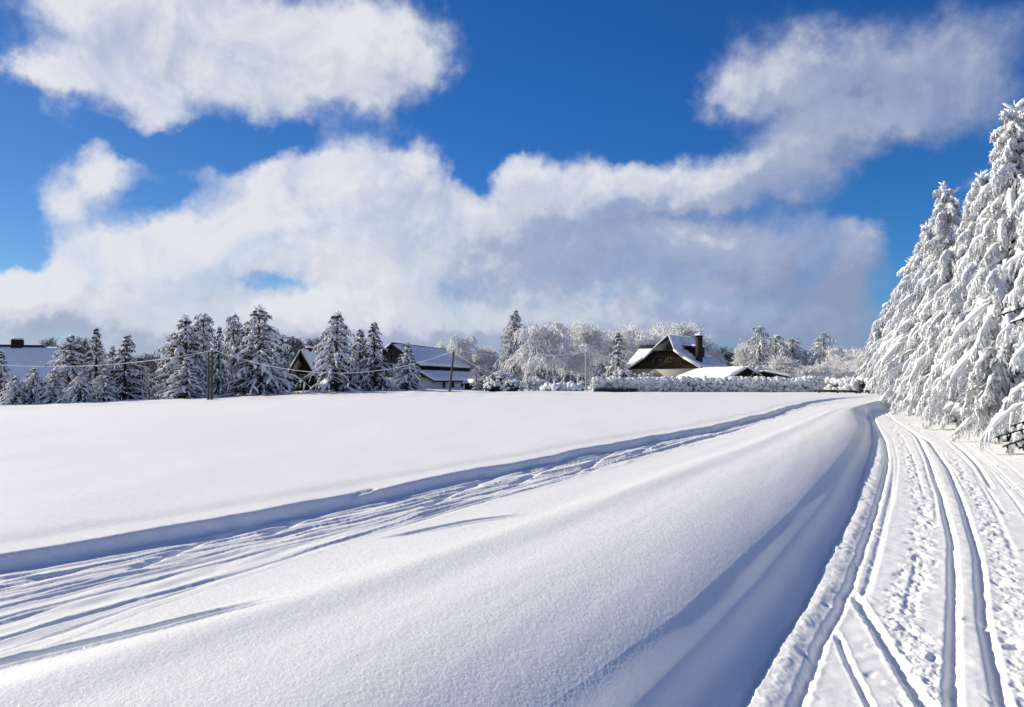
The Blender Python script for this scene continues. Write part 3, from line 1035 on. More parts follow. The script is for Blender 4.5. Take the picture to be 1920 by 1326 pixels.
def leafless(H, spread, seed, weep=0.0, n=(11, 7, 7, 5), trunk_h=.28, frost=.03, upward=.3, rtrunk=None):
    """bare tree coated with rime: returns trunk MB (trunk and limbs) and crown MB (twigs)"""
    g = np.random.default_rng(seed)
    tr, cr = MB(), MB()
    zt = np.linspace(-.3, H * .72, 8)
    P = np.stack([.02 * H * np.sin(zt * .7 + seed), .015 * H * np.cos(zt * .9 + seed), zt], 1)[None]
    r0 = rtrunk or .017 * H
    tr.tubes(P, (r0 * (1.05 - zt / H * 1.15))[None], 7)

    def grow(P, nch, t0, t1, len_fn, ang, S, weepk, upk):
        K, Sn, _ = P.shape
        tt = g.uniform(t0, t1, (K, nch))
        ii = tt * (Sn - 1)
        i0 = np.clip(np.floor(ii).astype(int), 0, Sn - 2)
        fr = (ii - i0)[..., None]
        kk = np.arange(K)[:, None]
        Q = P[kk, i0] * (1 - fr) + P[kk, i0 + 1] * fr
        T = norm(P[kk, i0 + 1] - P[kk, i0])
        rv = norm(np.cross(T, g.standard_normal((K, nch, 3))))
        a = g.normal(ang, .18, (K, nch, 1))
        D = norm(T * np.cos(a) + rv * np.sin(a) + np.array([0, 0, upk]))
        L = len_fn(tt)
        D, Q, L = D.reshape(-1, 3), Q.reshape(-1, 3), L.reshape(-1)
        u = np.linspace(0, 1, S)
        C = Q[:, None] + D[:, None] * (u[None, :, None] * L[:, None, None])
        C += np.cumsum(g.standard_normal(C.shape) * (u[None, :, None] > 0), 1) * (L[:, None, None] * .045)
        C[:, :, 2] -= weepk * (u[None] ** 2) * L[:, None]
        C[:, :, 2] = np.maximum(C[:, :, 2], .15)
        return C, L

    lim, L1 = grow(P, n[0], trunk_h / .72, 1.0, lambda t: spread * g.uniform(.75, 1.15, t.shape) * (1.05 - .45 * (t - .35)), .85, 6, weep * .25, upward)
    tr.tubes(lim, (.0085 * H * np.linspace(1, .25, 6))[None] * np.ones((len(lim), 1)), 5)
    b2, _ = grow(lim, n[1], .25, 1.0, lambda t: spread * .5 * g.uniform(.6, 1.2, t.shape) * (1.1 - .4 * t), .75, 5, weep * .5, upward * .5)
    cr.tubes(b2, (.0045 * H * np.linspace(1, .3, 5) + frost * .5)[None] * np.ones((len(b2), 1)), 4)
    b3, _ = grow(b2, n[2], .2, 1.0, lambda t: spread * .27 * g.uniform(.6, 1.3, t.shape), .75, 4, weep * 1.0, upward * .3)
    cr.tubes(b3, (frost * np.linspace(1.1, .6, 4))[None] * g.uniform(.6, 1.3, (len(b3), 1)), 3)
    b4, _ = grow(b3, n[3], .2, 1.0, lambda t: spread * .15 * g.uniform(.5, 1.5, t.shape), .7, 3, weep * 1.2, upward * .2)
    cr.tubes(b4, (frost * np.linspace(.85, .35, 3))[None] * g.uniform(.6, 1.3, (len(b4), 1)), 3)
    return tr, cr


PROTO = {}


def spruce_data(key, near, needle_mat, **kw):
    if key not in PROTO:
        tr, nd, sn = spruce(near=near, **kw)
        PROTO[key] = (kw['H'], kw['Rb'], tr.mesh('trunk', M_BARK_BARE), nd.mesh('needles', needle_mat), sn.mesh('snow_cover', M_SNOW))
    return PROTO[key]


def put_tree(name, data, px, top_py, d, width, label, group, rot, sink=0.0, parts=('trunk', 'needles', 'snow_cover'), cat='spruce', zbase=None):
    H0, R0 = data[0], data[1]
    x, y, ztop = at(px, top_py, d)
    zb = (gz(x, y) if zbase is None else zbase) - sink
    H = ztop - zb
    sz = H / H0
    sx = (width * .5 * d / F) / R0
    e = empty(name, (x, y, zb), label, cat, group)
    e.rotation_euler = (0, 0, rot)
    e.scale = (sx, sx, sz)
    for nm, me in zip(parts, data[2:]):
        o = bpy.data.objects.new(nm, me)
        COL.objects.link(o)
        o.parent = e
    return e


# --- the big snow-laden spruces beside the piste (each with its own shape)
GR_R = 'snow-laden spruces lining the right of the piste'
NEAR = [
    # px, top_py, depth, width px, seed, rot, label
    (2022, 70, 20.0, 300, 101, .4, 'nearest snow-laden spruce, cut by the frame edge, dark green bare twigs at its foot'),
    (1895, 188, 25.0, 270, 102, 1.3, 'tallest snow-laden spruce in view beside the piste, with a forked white tip'),
    (1838, 318, 31.0, 200, 103, 2.2, 'snow-laden spruce half hidden between the tallest one and the crooked-tipped one'),
    (1784, 340, 36.0, 200, 104, .2, 'snow-laden spruce with a thin crooked tip leaning left'),
    (1736, 414, 44.0, 176, 105, 3.0, 'snow-laden spruce with a twin spiky tip, farther along the piste'),
    (1710, 478, 54.0, 170, 106, 4.1, 'slender snow-laden spruce with a small white point below the twin-tipped one'),
    (1682, 540, 66.0, 140, 107, 5.0, 'lower snow-laden spruce near the far end of the row'),
    (1650, 598, 78.0, 104, 108, 1.0, 'last and smallest snow-laden spruce where the piste bends away'),
]
for i, (px, ty, d, w, sd0, rot, lab) in enumerate(NEAR):
    x, y, zt_ = at(px, ty, d)
    H = zt_ - gz(x, y)
    Rb = w * .5 * d / F
    dat = spruce_data('near%d' % i, True, M_NEEDLE_NEAR, H=H, Rb=Rb, seed=sd0, snow=1.1, droop=1.0, taper=.6, bottom=.07, twig_hang=1.1, skirt=.6, fine=i < 6, lean=(-.035 if i == 3 else .0), whorls=30 if i < 4 else 24)
    put_tree('snowy_spruce', dat, px, ty, d, w, lab, GR_R, rot)

# --- distant spruces, a handful of grown shapes copied to their places
FAR_KINDS = [
    dict(H=11, Rb=3.4, seed=1, snow=1.0, droop=1.0, taper=.8),
    dict(H=11, Rb=3.4, seed=2, snow=.9, droop=.85, taper=.9, gap=.08),
    dict(H=11, Rb=3.4, seed=3, snow=1.1, droop=1.15, taper=.65, round_top=True, twig_hang=1.0),
    dict(H=11, Rb=3.4, seed=4, snow=.8, droop=.75, taper=.95, gap=.12, lean=.02),
    dict(H=11, Rb=3.4, seed=5, snow=1.15, droop=1.1, taper=.75),
    dict(H=8, Rb=3.4, seed=6, snow=1.2, droop=1.1, taper=.7, round_top=True, twig_hang=.9),
]


def far(kind):
    return spruce_data('far%d' % kind, False, M_NEEDLE, **FAR_KINDS[kind])


GL = 'snowy spruces along the far edge of the field'
FAR = [
    # px, top, depth, width, kind, label
    (4, 655, 78, 62, 1, 'snowy spruce at the left end of the row, in front of the chimneyed house'),
    (64, 690, 75, 62, 5, 'low snowy spruce below the snow roof of the chimneyed house'),
    (30, 705, 74, 60, 5, 'squat snowy spruce under the left part of the chimneyed house roof'),
    (104, 690, 75, 66, 2, 'drooping round-headed snowy spruce right of the chimneyed house'),
    (131, 628, 80, 100, 4, 'broad pale frosted spruce with a pointed top right of the chimneyed house'),
    (181, 612, 81, 76, 1, 'slim spruce with the tallest top of the leftmost group'),
    (152, 698, 74, 62, 5, 'low snowy spruce in front of the broad pale frosted spruce'),
    (196, 690, 75, 64, 0, 'low snowy spruce in front of the slim tall-topped spruce'),
    (212, 648, 83, 60, 3, 'thin dark spruce between the slim tall one and the dark spiky one'),
    (236, 626, 79, 104, 3, 'dark spiky spruce at the right of the leftmost group'),
    (262, 668, 82, 66, 1, 'dark low spruce leaning beside the spiky one'),
    (326, 622, 82, 84, 2, 'round-topped spruce at the left of the dense spruce clump'),
    (349, 590, 81, 128, 0, 'broad snowy spruce with a thin white point left of the twin-legged pole'),
    (383, 586, 83, 104, 2, 'tall rounded spruce directly behind the twin-legged pole'),
    (350, 670, 76, 92, 4, 'small bright snowy spruce in front of the dense clump, left of the pole'),
    (411, 610, 79, 58, 1, 'narrow spruce just right of the twin-legged pole'),
    (438, 587, 88, 84, 2, 'round-headed tall spruce behind and left of the largest spreading one'),
    (462, 604, 89, 78, 2, 'bent round-headed spruce squeezed behind the largest spreading one'),
    (487, 571, 80, 148, 0, 'largest spreading spruce of the clump, left of the triangular cabin'),
    (528, 660, 86, 44, 3, 'dark spruce between the largest spreading one and the triangular cabin'),
    (632, 581, 83, 112, 0, 'tall full spruce right of the triangular cabin'),
    (675, 617, 85, 84, 4, 'shorter dark spruce between two taller ones right of the cabin'),
    (703, 602, 84, 92, 1, 'pointed spruce just left of the long snow-roofed farmhouse'),
    (764, 642, 82, 70, 4, 'small spruce standing in front of the long snow-roofed farmhouse'),
    (1158, 620, 88, 56, 1, 'slim dark spruce left of the brown gabled house'),
]
for i, (px, ty, d, w, kd, lab) in enumerate(FAR):
    put_tree('spruce', far(kd), px, ty, d, w * 1.08, lab, GL, i * 1.37, .1)

# tall weeping conifer with its trunk showing below
dt = spruce_data('weep', False, M_NEEDLE_FROST, H=11, Rb=3.4, seed=15, snow=.62, droop=1.35, taper=.6, bottom=.2, round_top=False, twig_hang=1.5, whorls=22, bladed=1.8)
put_tree('weeping_larch', dt, 965, 579, 100, 92, 'tall weeping frosted conifer with bare lower trunk, standing alone behind the bushes', None, .5, .1, cat='conifer')
dt = spruce_data('rimey', False, M_NEEDLE_FROST, H=11, Rb=3.4, seed=16, snow=.7, droop=1.1, taper=.55, bottom=.05, round_top=True, gap=.2, twig_hang=.9, bladed=1.6)
GC = 'rime-covered conifers beyond the hedge'
for px, ty, d, w, lab, rot in (
        (1423, 610, 98, 84, 'rime-covered conifer with a bent knobbly top right of the low garage', 0.3),
        (1454, 626, 102, 84, 'rime-covered conifer close behind the bent-topped one', 2.0),
        (1486, 632, 104, 84, 'rime-covered conifer right of the close pair beyond the hedge', 3.1),
        (1545, 622, 100, 88, 'solitary rime-covered conifer with a cone shape, left of the snow-laden row', 4.4),
        (1512, 654, 106, 60, 'small rime-covered conifer in the dip between the taller ones', 1.1)):
    put_tree('rimed_conifer', dt, px, ty, d, w, lab, GC, rot, .1, cat='conifer')
# young spruces among the bushes
for px, ty, d, w, lab in ((893, 688, 86, 26, 'young white-tipped spruce beside the dark low shed'),
                          (911, 684, 88, 24, 'young slender spruce left of the snow-clumped bushes'),
                          (925, 686, 87, 24, 'young slender spruce rising from the snow-clumped bushes')):
    put_tree('young_spruce', far(1), px, ty, d, w, lab, 'young spruces by the farmhouse', px * .1, .05)


# --- leafless trees under rime
def bare_data(key, mat, **kw):
    if key not in PROTO:
        tr, cr = leafless(**kw)
        tm = tr.mesh('trunk', M_BARK)
        cm = cr.mesh('crown', mat)
        vs = np.concatenate(cr.v)
        PROTO[key] = (float(np.percentile(vs[:, 2], 99.7)), float(np.percentile(np.hypot(vs[:, 0], vs[:, 1]), 97)), tm, cm)
    return PROTO[key]


def rime(key):
    kinds = {
        'birch': (M_RIME, dict(H=10, spread=3.6, seed=31, weep=.75, n=(12, 7, 6, 5), trunk_h=.3, upward=.45, frost=.05)),
        'round': (M_RIME, dict(H=10, spread=3.9, seed=32, weep=.0, n=(16, 8, 7, 5), trunk_h=.25, upward=.35, frost=.05)),
        'wide': (M_RIME, dict(H=9, spread=4.2, seed=33, weep=.12, n=(15, 8, 6, 5), trunk_h=.2, upward=.3, frost=.05)),
        'dim': (M_RIME_SHADE, dict(H=9, spread=4.0, seed=34, weep=.15, n=(12, 7, 7, 5), trunk_h=.2, upward=.3, frost=.045)),
        'dimweep': (M_RIME_SHADE, dict(H=10, spread=3.4, seed=35, weep=.7, n=(12, 7, 6, 5), trunk_h=.25, upward=.4, frost=.042)),
    }
    m, kw = kinds[key]
    return bare_data(key, m, **kw)


BP = ('trunk', 'crown')
GB = 'rime-white leafless trees'
for kd, px, ty, d, w, lab, rot in (
        ('birch', 1022, 607, 98, 128, 'broad weeping birch white with rime, right of the tall weeping conifer', .2),
        ('birch', 1060, 640, 101, 100, 'lower weeping rime-white tree leaning out right of the broad birch', 2.4),
        ('round', 1108, 604, 106, 104, 'round-crowned rime-white tree left of the slim dark spruce', 1.0),
        ('wide', 1206, 610, 112, 116, 'rime-white crown rising behind the left wing of the brown gabled house', 2.0),
        ('round', 1270, 606, 114, 100, 'rime-white crown rising behind the ridge of the brown gabled house', 3.2),
        ('wide', 1330, 650, 112, 56, 'small rime-grey crown peeping out right of the tall brick chimney', 5.0),
        ('birch', 866, 628, 108, 62, 'narrow weeping rime-grey tree behind the right end of the farmhouse', 4.0),
        ('round', 912, 650, 110, 76, 'bushy rime-grey tree between the farmhouse and the weeping conifer', 1.7),
        ('round', 832, 640, 116, 34, 'thin rime-grey treetop behind the farmhouse ridge', .7),
        ('wide', 1082, 618, 110, 90, 'rime-white tree filling the gap between the weeping birch and the round crown', 1.4),
        ('round', 1138, 622, 112, 70, 'rime-white tree directly behind the slim dark spruce', 2.7),
        ('round', 1180, 618, 116, 80, 'rime-white tree between the slim dark spruce and the left wing of the brown house', 4.9),
        ('wide', 1238, 606, 118, 110, 'broad rime-white crown above the apex of the brown gable', .9),
        ('wide', 1300, 616, 118, 84, 'rime-white crown directly above the tall brick chimney', 3.6),
        ('round', 1410, 640, 100, 80, 'rime-white tree at the foot of the bent-topped conifer', 5.1),
        ('round', 1470, 636, 106, 90, 'rime-white tree filling the space behind the close pair of conifers', .4),
        ('birch', 1574, 650, 98, 70, 'weeping rime-white tree right of the solitary cone-shaped conifer', 1.9),
        ('wide', 1590, 668, 92, 84, 'low rime-white tree spreading left of the last spruces', 2.8),
        ('round', 1625, 655, 84, 74, 'rime-white tree merging into the far end of the snow-laden row', .9),
        ('wide', 1460, 668, 94, 90, 'low rime-white tree behind the small dark-gabled shed', 3.9),
        ('wide', 1525, 680, 90, 70, 'low rime-white bushy tree in front of the solitary cone-shaped conifer', 5.5)):
    put_tree('rimed_tree', rime(kd), px, ty, d, w, lab, GB, rot, .1, BP, 'tree')
GD = 'dim blue-grey trees far behind the houses'
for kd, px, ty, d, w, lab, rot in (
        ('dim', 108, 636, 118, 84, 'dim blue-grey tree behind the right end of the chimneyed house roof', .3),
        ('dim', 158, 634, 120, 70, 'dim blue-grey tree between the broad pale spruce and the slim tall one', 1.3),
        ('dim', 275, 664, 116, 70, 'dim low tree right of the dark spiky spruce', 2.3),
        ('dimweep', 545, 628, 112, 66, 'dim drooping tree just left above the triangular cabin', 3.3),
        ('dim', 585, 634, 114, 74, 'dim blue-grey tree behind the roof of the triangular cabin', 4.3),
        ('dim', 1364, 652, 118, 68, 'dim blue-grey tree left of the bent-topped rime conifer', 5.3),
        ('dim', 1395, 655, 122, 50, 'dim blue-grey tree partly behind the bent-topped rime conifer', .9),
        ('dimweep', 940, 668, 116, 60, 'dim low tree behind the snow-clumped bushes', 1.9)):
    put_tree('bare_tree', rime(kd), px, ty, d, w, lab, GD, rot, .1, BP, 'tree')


# far wood that closes the gaps between the trunks
def far_wood():
    g = np.random.default_rng(77)
    m = MB()
    for x0 in np.arange(-130, 140, 1.6):
        y = 150 + g.uniform(-8, 14) + abs(x0) * .1
        h = g.uniform(4.0, 6.5)
        zb = gz(x0, y) - .3
        C = np.stack([x0 + g.normal(0, 1.5, 90), y + g.normal(0, 1.2, 90), zb + h * g.random(90) ** .8], 1)
        D = norm(g.standard_normal((90, 3)) + np.array([0, 0, .3]))
        m.blades(C, D, g.uniform(.6, 1.5, 90), g.uniform(.4, .8, 90), g)
    o = m.build('far_wood', M_RIME_SHADE, None, False)
    tag(o, 'dim blue-grey strip of wood far behind the houses', 'wood', None, 'stuff')


far_wood()


# --- bushes and hedge: clumps of snow over dark twigs
def clumpy(n, box_fn, seed, r=(.14, .32), squash=.8, twig=5):
    g = np.random.default_rng(seed)
    fo, sn = MB(), MB()
    C = box_fn(g, n)
    rad = g.uniform(r[0], r[1], n)
    R3 = np.stack([rad * g.uniform(.7, 1.2, n), rad * g.uniform(.7, 1.2, n), rad * squash * g.uniform(.7, 1.3, n)], 1)
    sn.blobs(C, R3, 8, 6, 1, .14, g)
    Q = np.repeat(C, twig, 0) + g.standard_normal((n * twig, 3)) * np.array([.2, .2, .14]) - np.array([0, 0, .16])
    D = norm(g.standard_normal((n * twig, 3)) + np.array([0, 0, -.15]))
    fo.blades(Q, D, g.uniform(.15, .4, n * twig), g.uniform(.04, .12, n * twig), g)
    return fo, sn


def hedge(pts, height, thick, n, seed, label, name='hedge', cat='hedge', top_round=.25, needle=None, r=(.13, .3), top_only=0.0):
    P = np.array([(x, y) for x, y in pts], float)
    seg = np.linalg.norm(np.diff(P, axis=0), axis=1)
    cum = np.concatenate([[0], np.cumsum(seg)])
    o0 = P.mean(0)
    zb0 = gz(*o0)

    def fn(g, n):
        s = g.uniform(0, cum[-1], n)
        x = np.interp(s, cum, P[:, 0])
        y = np.interp(s, cum, P[:, 1])
        w = g.uniform(-1, 1, n)
        hh = height * (1 + .24 * noise2(s * .6, s * 0, seed) + .16 * noise2(s * 2.1, s * 0 + 4, seed))
        k = g.random(n)
        k = np.where(g.random(n) < .42 + top_only, 1 - .12 * k, k)
        z = terrain(x, y, False) + hh * (k * (1 - top_round * w ** 2) * .93 + .05)
        front = np.where(k > .85, w, np.sign(w) * (.75 + .25 * np.abs(w)))
        d = (P[-1] - P[0]) / np.linalg.norm(P[-1] - P[0])
        return np.stack([x - o0[0] - d[1] * front * thick * .5, y - o0[1] + d[0] * front * thick * .5, z - zb0], 1)
    fo, sn = clumpy(n, fn, seed, r)
    e = empty(name, (o0[0], o0[1], zb0), label, cat)
    # dark heart of the hedge
    core = MB()
    S_ = np.linspace(0, cum[-1], 40)
    x = np.interp(S_, cum, P[:, 0]) - o0[0]
    y = np.interp(S_, cum, P[:, 1]) - o0[1]
    zc = terrain(x + o0[0], y + o0[1], False) - zb0 + height * .42
    fo.tubes(np.stack([x, y, zc], 1)[None], (height * .27 * np.clip(np.sin(np.linspace(0, PI, 40)) * 3, .02, 1))[None], 7, 1.0, 0, .28, np.random.default_rng(seed))
    fo.build('twigs', needle or M_NEEDLE, e)
    sn.build('snow_cover', M_SNOW, e)
    return e


hedge([at(1112, 735, 76)[:2], at(1330, 735, 76)[:2], at(1560, 735, 74)[:2]], 1.36, 1.1, 4000, 51, 'long snow-covered hedge in front of the brown gabled house and garage', r=(.09, .22), needle=M_NEEDLE_FROST)
hedge([at(1552, 735, 73)[:2], at(1605, 735, 71)[:2]], 1.35, 1.0, 210, 52, 'short block of flat-topped snowy hedge at the right end of the long one', r=(.12, .24), needle=M_NEEDLE_FROST)
hedge([at(1612, 740, 70)[:2], at(1650, 742, 72)[:2], at(1705, 742, 76)[:2]], 1.4, 1.6, 190, 53, 'shaded thicket with patchy snow where the piste bends behind the spruces', name='thicket', cat='thicket', r=(.14, .3))


def bush(px, py_top, d, wpx, n, seed, label, name='bush', group=None, needle=None, r=(.1, .21)):
    n = int(n * 1.7)
    x, y, zt_ = at(px, py_top, d)
    zb = gz(x, y)
    h = zt_ - zb
    w = wpx * .5 * d / F

    def fn(g, n):
        th = g.uniform(0, 6.28, n)
        k = g.random(n) ** .7
        ph = np.sqrt(np.clip(1 - k ** 2, 0, 1))
        q = g.uniform(.75, 1.0, n)
        return np.stack([np.cos(th) * ph * w * q, np.sin(th) * ph * w * .7 * q, k * h * q * .95 + .08], 1)
    fo, sn = clumpy(n, fn, seed, r)
    e = empty(name, (x, y, zb), label, 'bush', group)
    g = np.random.default_rng(seed + 9)
    C = np.stack([g.normal(0, w * .35, 120), g.normal(0, w * .3, 120), h * .65 * g.random(120)], 1)
    fo.blades(C, norm(g.standard_normal((120, 3))), g.uniform(.2, .5, 120), g.uniform(.15, .35, 120), g)
    fo.build('twigs', needle or M_NEEDLE, e)
    sn.build('snow_cover', M_SNOW, e)


GBU = 'snow-clumped bushes before the far trees'
bush(938, 694, 84, 66, 110, 61, 'large bush thick with snow clumps right of the dark low shed', group=GBU)
bush(962, 712, 82, 44, 50, 62, 'lower dark bush with snow clumps below the weeping conifer', group=GBU)
bush(925, 716, 81, 40, 40, 63, 'small snow mound of a bush before the large clumped bush', group=GBU)
bush(1000, 706, 88, 60, 90, 64, 'frosty bush at the foot of the broad weeping birch', group=GBU, needle=M_NEEDLE_FROST, r=(.08, .18))
bush(1040, 722, 82, 50, 40, 65, 'snow-buried low bush at the edge of the field left of the hedge', group=GBU, r=(.2, .4))
bush(1074, 722, 82, 46, 34, 66, 'snow-buried low bush touching the left end of the hedge', group=GBU, r=(.2, .4))
bush(1163, 690, 79, 46, 60, 67, 'rounded snowy bush standing taller than the hedge below the slim spruce', group=GBU)
bush(1206, 698, 79, 24, 26, 68, 'small pointed snowy bush just above the hedge left of the cream wall', group=GBU)


# ------------------------------------------------------------------ buildings
class Frame:
    """house-local axes: e1 along the gable, e2 along the ridge, up"""
    def __init__(self, e, az_e1):
        self.e = e
        self.e1 = np.array([math.sin(az_e1), math.cos(az_e1), 0])
        self.e2 = np.array([-self.e1[1], self.e1[0], 0])

    def p(self, a, b, z):
        return self.e1 * a + self.e2 * b + np.array([0, 0, z])

    def v(self, a, b, z=0):
        return self.p(a, b, z)

    def box(self, m, a0, a1, b0, b1, z0, z1):
        m.box(self.p((a0 + a1) / 2, (b0 + b1) / 2, (z0 + z1) / 2), (a1 - a0, b1 - b0, z1 - z0), frame=(self.e1, self.e2))


def window(fr, parent, face, c, z0, z1, w, depth=.06, frame_mat=None, bars=1):
    """window on a wall; face=('b', b) wall plane across e2 looking to -e2, or ('a', a, sign)"""
    f = MB()
    pn = MB()
    t = .07
    if face[0] == 'b':
        b = face[1]
        for (a0, a1, q0, q1) in ((c - w / 2, c + w / 2, z0, z0 + t), (c - w / 2, c + w / 2, z1 - t, z1), (c - w / 2, c - w / 2 + t, z0 + t, z1 - t), (c + w / 2 - t, c + w / 2, z0 + t, z1 - t)):
            fr.box(f, a0, a1, b - depth, b - .003, q0, q1)
        for i in range(bars):
            x = c - w / 2 + w * (i + 1) / (bars + 1)
            fr.box(f, x - .03, x + .03, b - depth + .01, b - .004, z0 + t, z1 - t)
        fr.box(pn, c - w / 2 + .05, c + w / 2 - .05, b - .02, b - .006, z0 + .05, z1 - .05)
    else:
        a, sg = face[1], face[2]
        lo, hi = (a + .003, a + depth) if sg > 0 else (a - depth, a - .003)
        for (b0, b1, q0, q1) in ((c - w / 2, c + w / 2, z0, z0 + t), (c - w / 2, c + w / 2, z1 - t, z1), (c - w / 2, c - w / 2 + t, z0 + t, z1 - t), (c + w / 2 - t, c + w / 2, z0 + t, z1 - t)):
            fr.box(f, lo, hi, b0, b1, q0, q1)
        for i in range(bars):
            x = c - w / 2 + w * (i + 1) / (bars + 1)
            fr.box(f, lo + .01, hi - .01, x - .03, x + .03, z0 + t, z1 - t)
        lo, hi = (a + .006, a + .02) if sg > 0 else (a - .02, a - .006)
        fr.box(pn, lo, hi, c - w / 2 + .05, c + w / 2 - .05, z0 + .05, z1 - .05)
    o = f.build('window', frame_mat or M_FRAME, parent, False)
    pn.build('pane', M_GLASS, o, False)


def local_z(zb, z):
    return z - zb


# --- the brown gabled house
def brown_house():
    x0, y0, _ = at(1246, 700, 92)
    zb = gz(x0, y0) - .1
    e = empty('gabled_house', (x0, y0, zb), 'brown gabled house with snow-patched roof, cream lower wall and tall dark chimney', 'house')
    e.scale = (.94, .94, 1)
    f = Frame(e, R(130))
    h = lambda z: z - zb
    prof = [(0, 7.5), (1.5, 5.72), (2.85, 4.8), (5.25, 3.55)]
    Ln = 7.4
    # lower storey
    m = MB()
    f.box(m, -4.75, 4.75, .05, Ln, -.4, h(3.42))
    m.build('lower_wall', M_STUCCO, e, False)
    # gable boards
    m = MB()
    pts = [f.p(-4.95, .0, h(3.42)), f.p(4.95, 0, h(3.42)), f.p(4.95, 0, h(3.62)), f.p(2.75, 0, h(4.74)), f.p(1.42, 0, h(5.66)), f.p(-1.42, 0, h(5.66)), f.p(-2.75, 0, h(4.74)), f.p(-4.95, 0, h(3.62))]
    m.slab(pts, f.v(0, Ln))
    m.build('gable_wall', M_BROWN, e, False)
    # roof: three pitches each side, half hip over the gable
    rf = MB()
    th = np.array([0, 0, -.2])
    for s in (-1, 1):
        seg = [(prof[0], prof[1], 1.35), (prof[1], prof[2], -.45), (prof[2], prof[3], -.45)]
        for i, (p, q, b0) in enumerate(seg):
            bt = 1.35 if i == 0 else -.45
            bb = -.45
            rf.slab([f.p(s * p[0], bt, h(p[1])), f.p(s * q[0], bb, h(q[1])), f.p(s * q[0], Ln + .4, h(q[1])), f.p(s * p[0], Ln + .4, h(p[1]))][::s], th)
    rf.slab([f.p(-1.5, -.45, h(5.72)), f.p(1.5, -.45, h(5.72)), f.p(0, 1.35, h(7.5))], th)
    roof = rf.build('roof', M_SHINGLE, e, False)
    s_ = MB()
    for i, (p, q, bare) in enumerate(((prof[0], prof[1], .36), (prof[1], prof[2], .33), (prof[2], prof[3], .1))):
        s_.sheet(f.p(q[0] + .03, -.42, h(q[1]) + .02), f.p(q[0] + .03, Ln + .35, h(q[1]) + .02), f.p(p[0] + .03, Ln + .35, h(p[1]) + .02), f.p(p[0] + .03, .9 if i == 0 else -.42, h(p[1]) + .02), .16, 50, 14, 200 + i, bare, .1)
        s_.sheet(f.p(-q[0] - .03, -.42, h(q[1]) + .02), f.p(-q[0] - .03, Ln + .35, h(q[1]) + .02), f.p(-p[0] - .03, Ln + .35, h(p[1]) + .02), f.p(-p[0] - .03, .9 if i == 0 else -.42, h(p[1]) + .02), .18, 50, 14, 210 + i, .12, .1)
    s_.build('roof_snow', M_SNOWROOF, roof)
    # verge boards
    vb = MB()
    for s in (-1, 1):
        for p, q in ((prof[1], prof[2]), (prof[2], prof[3])):
            vb.slab([f.p(s * p[0], -.5, h(p[1]) - .22), f.p(s * q[0], -.5, h(q[1]) - .22), f.p(s * q[0], -.5, h(q[1]) + .06), f.p(s * p[0], -.5, h(p[1]) + .06)], f.v(0, .045))
    vb.build('verge_board', M_WHITEWALL, roof, False)
    # left wing
    w = MB()
    f.box(w, -5.7, -3.2, 1.6, 7.2, -.4, h(4.25))
    w.slab([f.p(-5.65, 1.6, h(4.25)), f.p(-5.65, 7.4, h(4.25)), f.p(-5.65, 4.5, h(6.4))], f.v(2.9, 0))
    w.build('wing_wall', M_DARKWOOD, e, False)
    wr = MB()
    wr.slab([f.p(-6.15, 1.1, h(4.0)), f.p(-2.2, 1.1, h(4.0)), f.p(-2.2, 4.5, h(6.55)), f.p(-6.15, 4.5, h(6.55))], th)
    wr.slab([f.p(-6.15, 7.9, h(4.0)), f.p(-2.2, 7.9, h(4.0)), f.p(-2.2, 4.5, h(6.55)), f.p(-6.15, 4.5, h(6.55))], th)
    wro = wr.build('wing_roof', M_SHINGLE, e, False)
    ws = MB()
    ws.sheet(f.p(-6.2, 1.0, h(4.0) + .02), f.p(-2.9, 1.0, h(4.0) + .02), f.p(-2.2, 3.75, h(6.0) + .02), f.p(-5.95, 3.75, h(6.0) + .02), .2, 40, 16, 221, .3, .15)
    ws.build('roof_snow', M_SNOWROOF, wro)
    # dormer on the right slope
    dm = MB()
    f.box(dm, 1.0, 3.0, 2.4, 5.2, h(4.5), h(5.95))
    dm.build('dormer', M_DARKWOOD, e, False)
    dr = MB()
    dr.slab([f.p(.75, 2.15, h(6.2)), f.p(3.3, 2.15, h(5.95)), f.p(3.3, 5.45, h(5.95)), f.p(.75, 5.45, h(6.2))], np.array([0, 0, .12]))
    dr.build('dormer_roof', M_SHINGLE, e, False)
    ds = MB()
    ds.sheet(f.p(3.3, 2.15, h(6.09)), f.p(3.3, 5.45, h(6.09)), f.p(.78, 5.45, h(6.34)), f.p(.78, 2.15, h(6.34)), .2, 20, 14, 223, 0, .05)
    ds.build('dormer_snow', M_SNOWROOF, e)
    # chimney
    c = MB()
    f.box(c, 3.95, 4.6, .75, 1.35, h(3.6), h(7.15))
    f.box(c, 3.89, 4.66, .69, 1.41, h(7.15), h(7.3))
    ch = c.build('chimney', M_CHIM, e, False)
    cc = MB()
    cc.sheet(f.p(3.87, .67, h(7.31)), f.p(4.68, .67, h(7.31)), f.p(4.68, 1.43, h(7.31)), f.p(3.87, 1.43, h(7.31)), .26, 8, 8, 224, 0, 0, 1, .3)
    cc.build('snow_cap', M_SNOWROOF, ch)
    # windows
    window(f, e, ('b', 0), -1.75, h(4.1), h(4.85), .8, bars=1, frame_mat=M_FRAMEDARK)
    window(f, e, ('b', 0), -.75, h(4.1), h(4.85), .8, bars=1, frame_mat=M_FRAMEDARK)
    window(f, e, ('b', 0), .95, h(4.2), h(5.0), .8, bars=1, frame_mat=M_FRAMEDARK)
    # gutter pipe at the left corner
    g = MB()
    P = np.array([f.p(-5.0, -.3, h(3.55)), f.p(-4.6, -.2, h(3.3)), f.p(-4.55, -.1, h(3.1)), f.p(-4.55, -.1, h(1.6))])
    g.tubes(P[None], np.full((1, 4), .05), 6)
    g.build('downpipe', M_METAL, e)


brown_house()


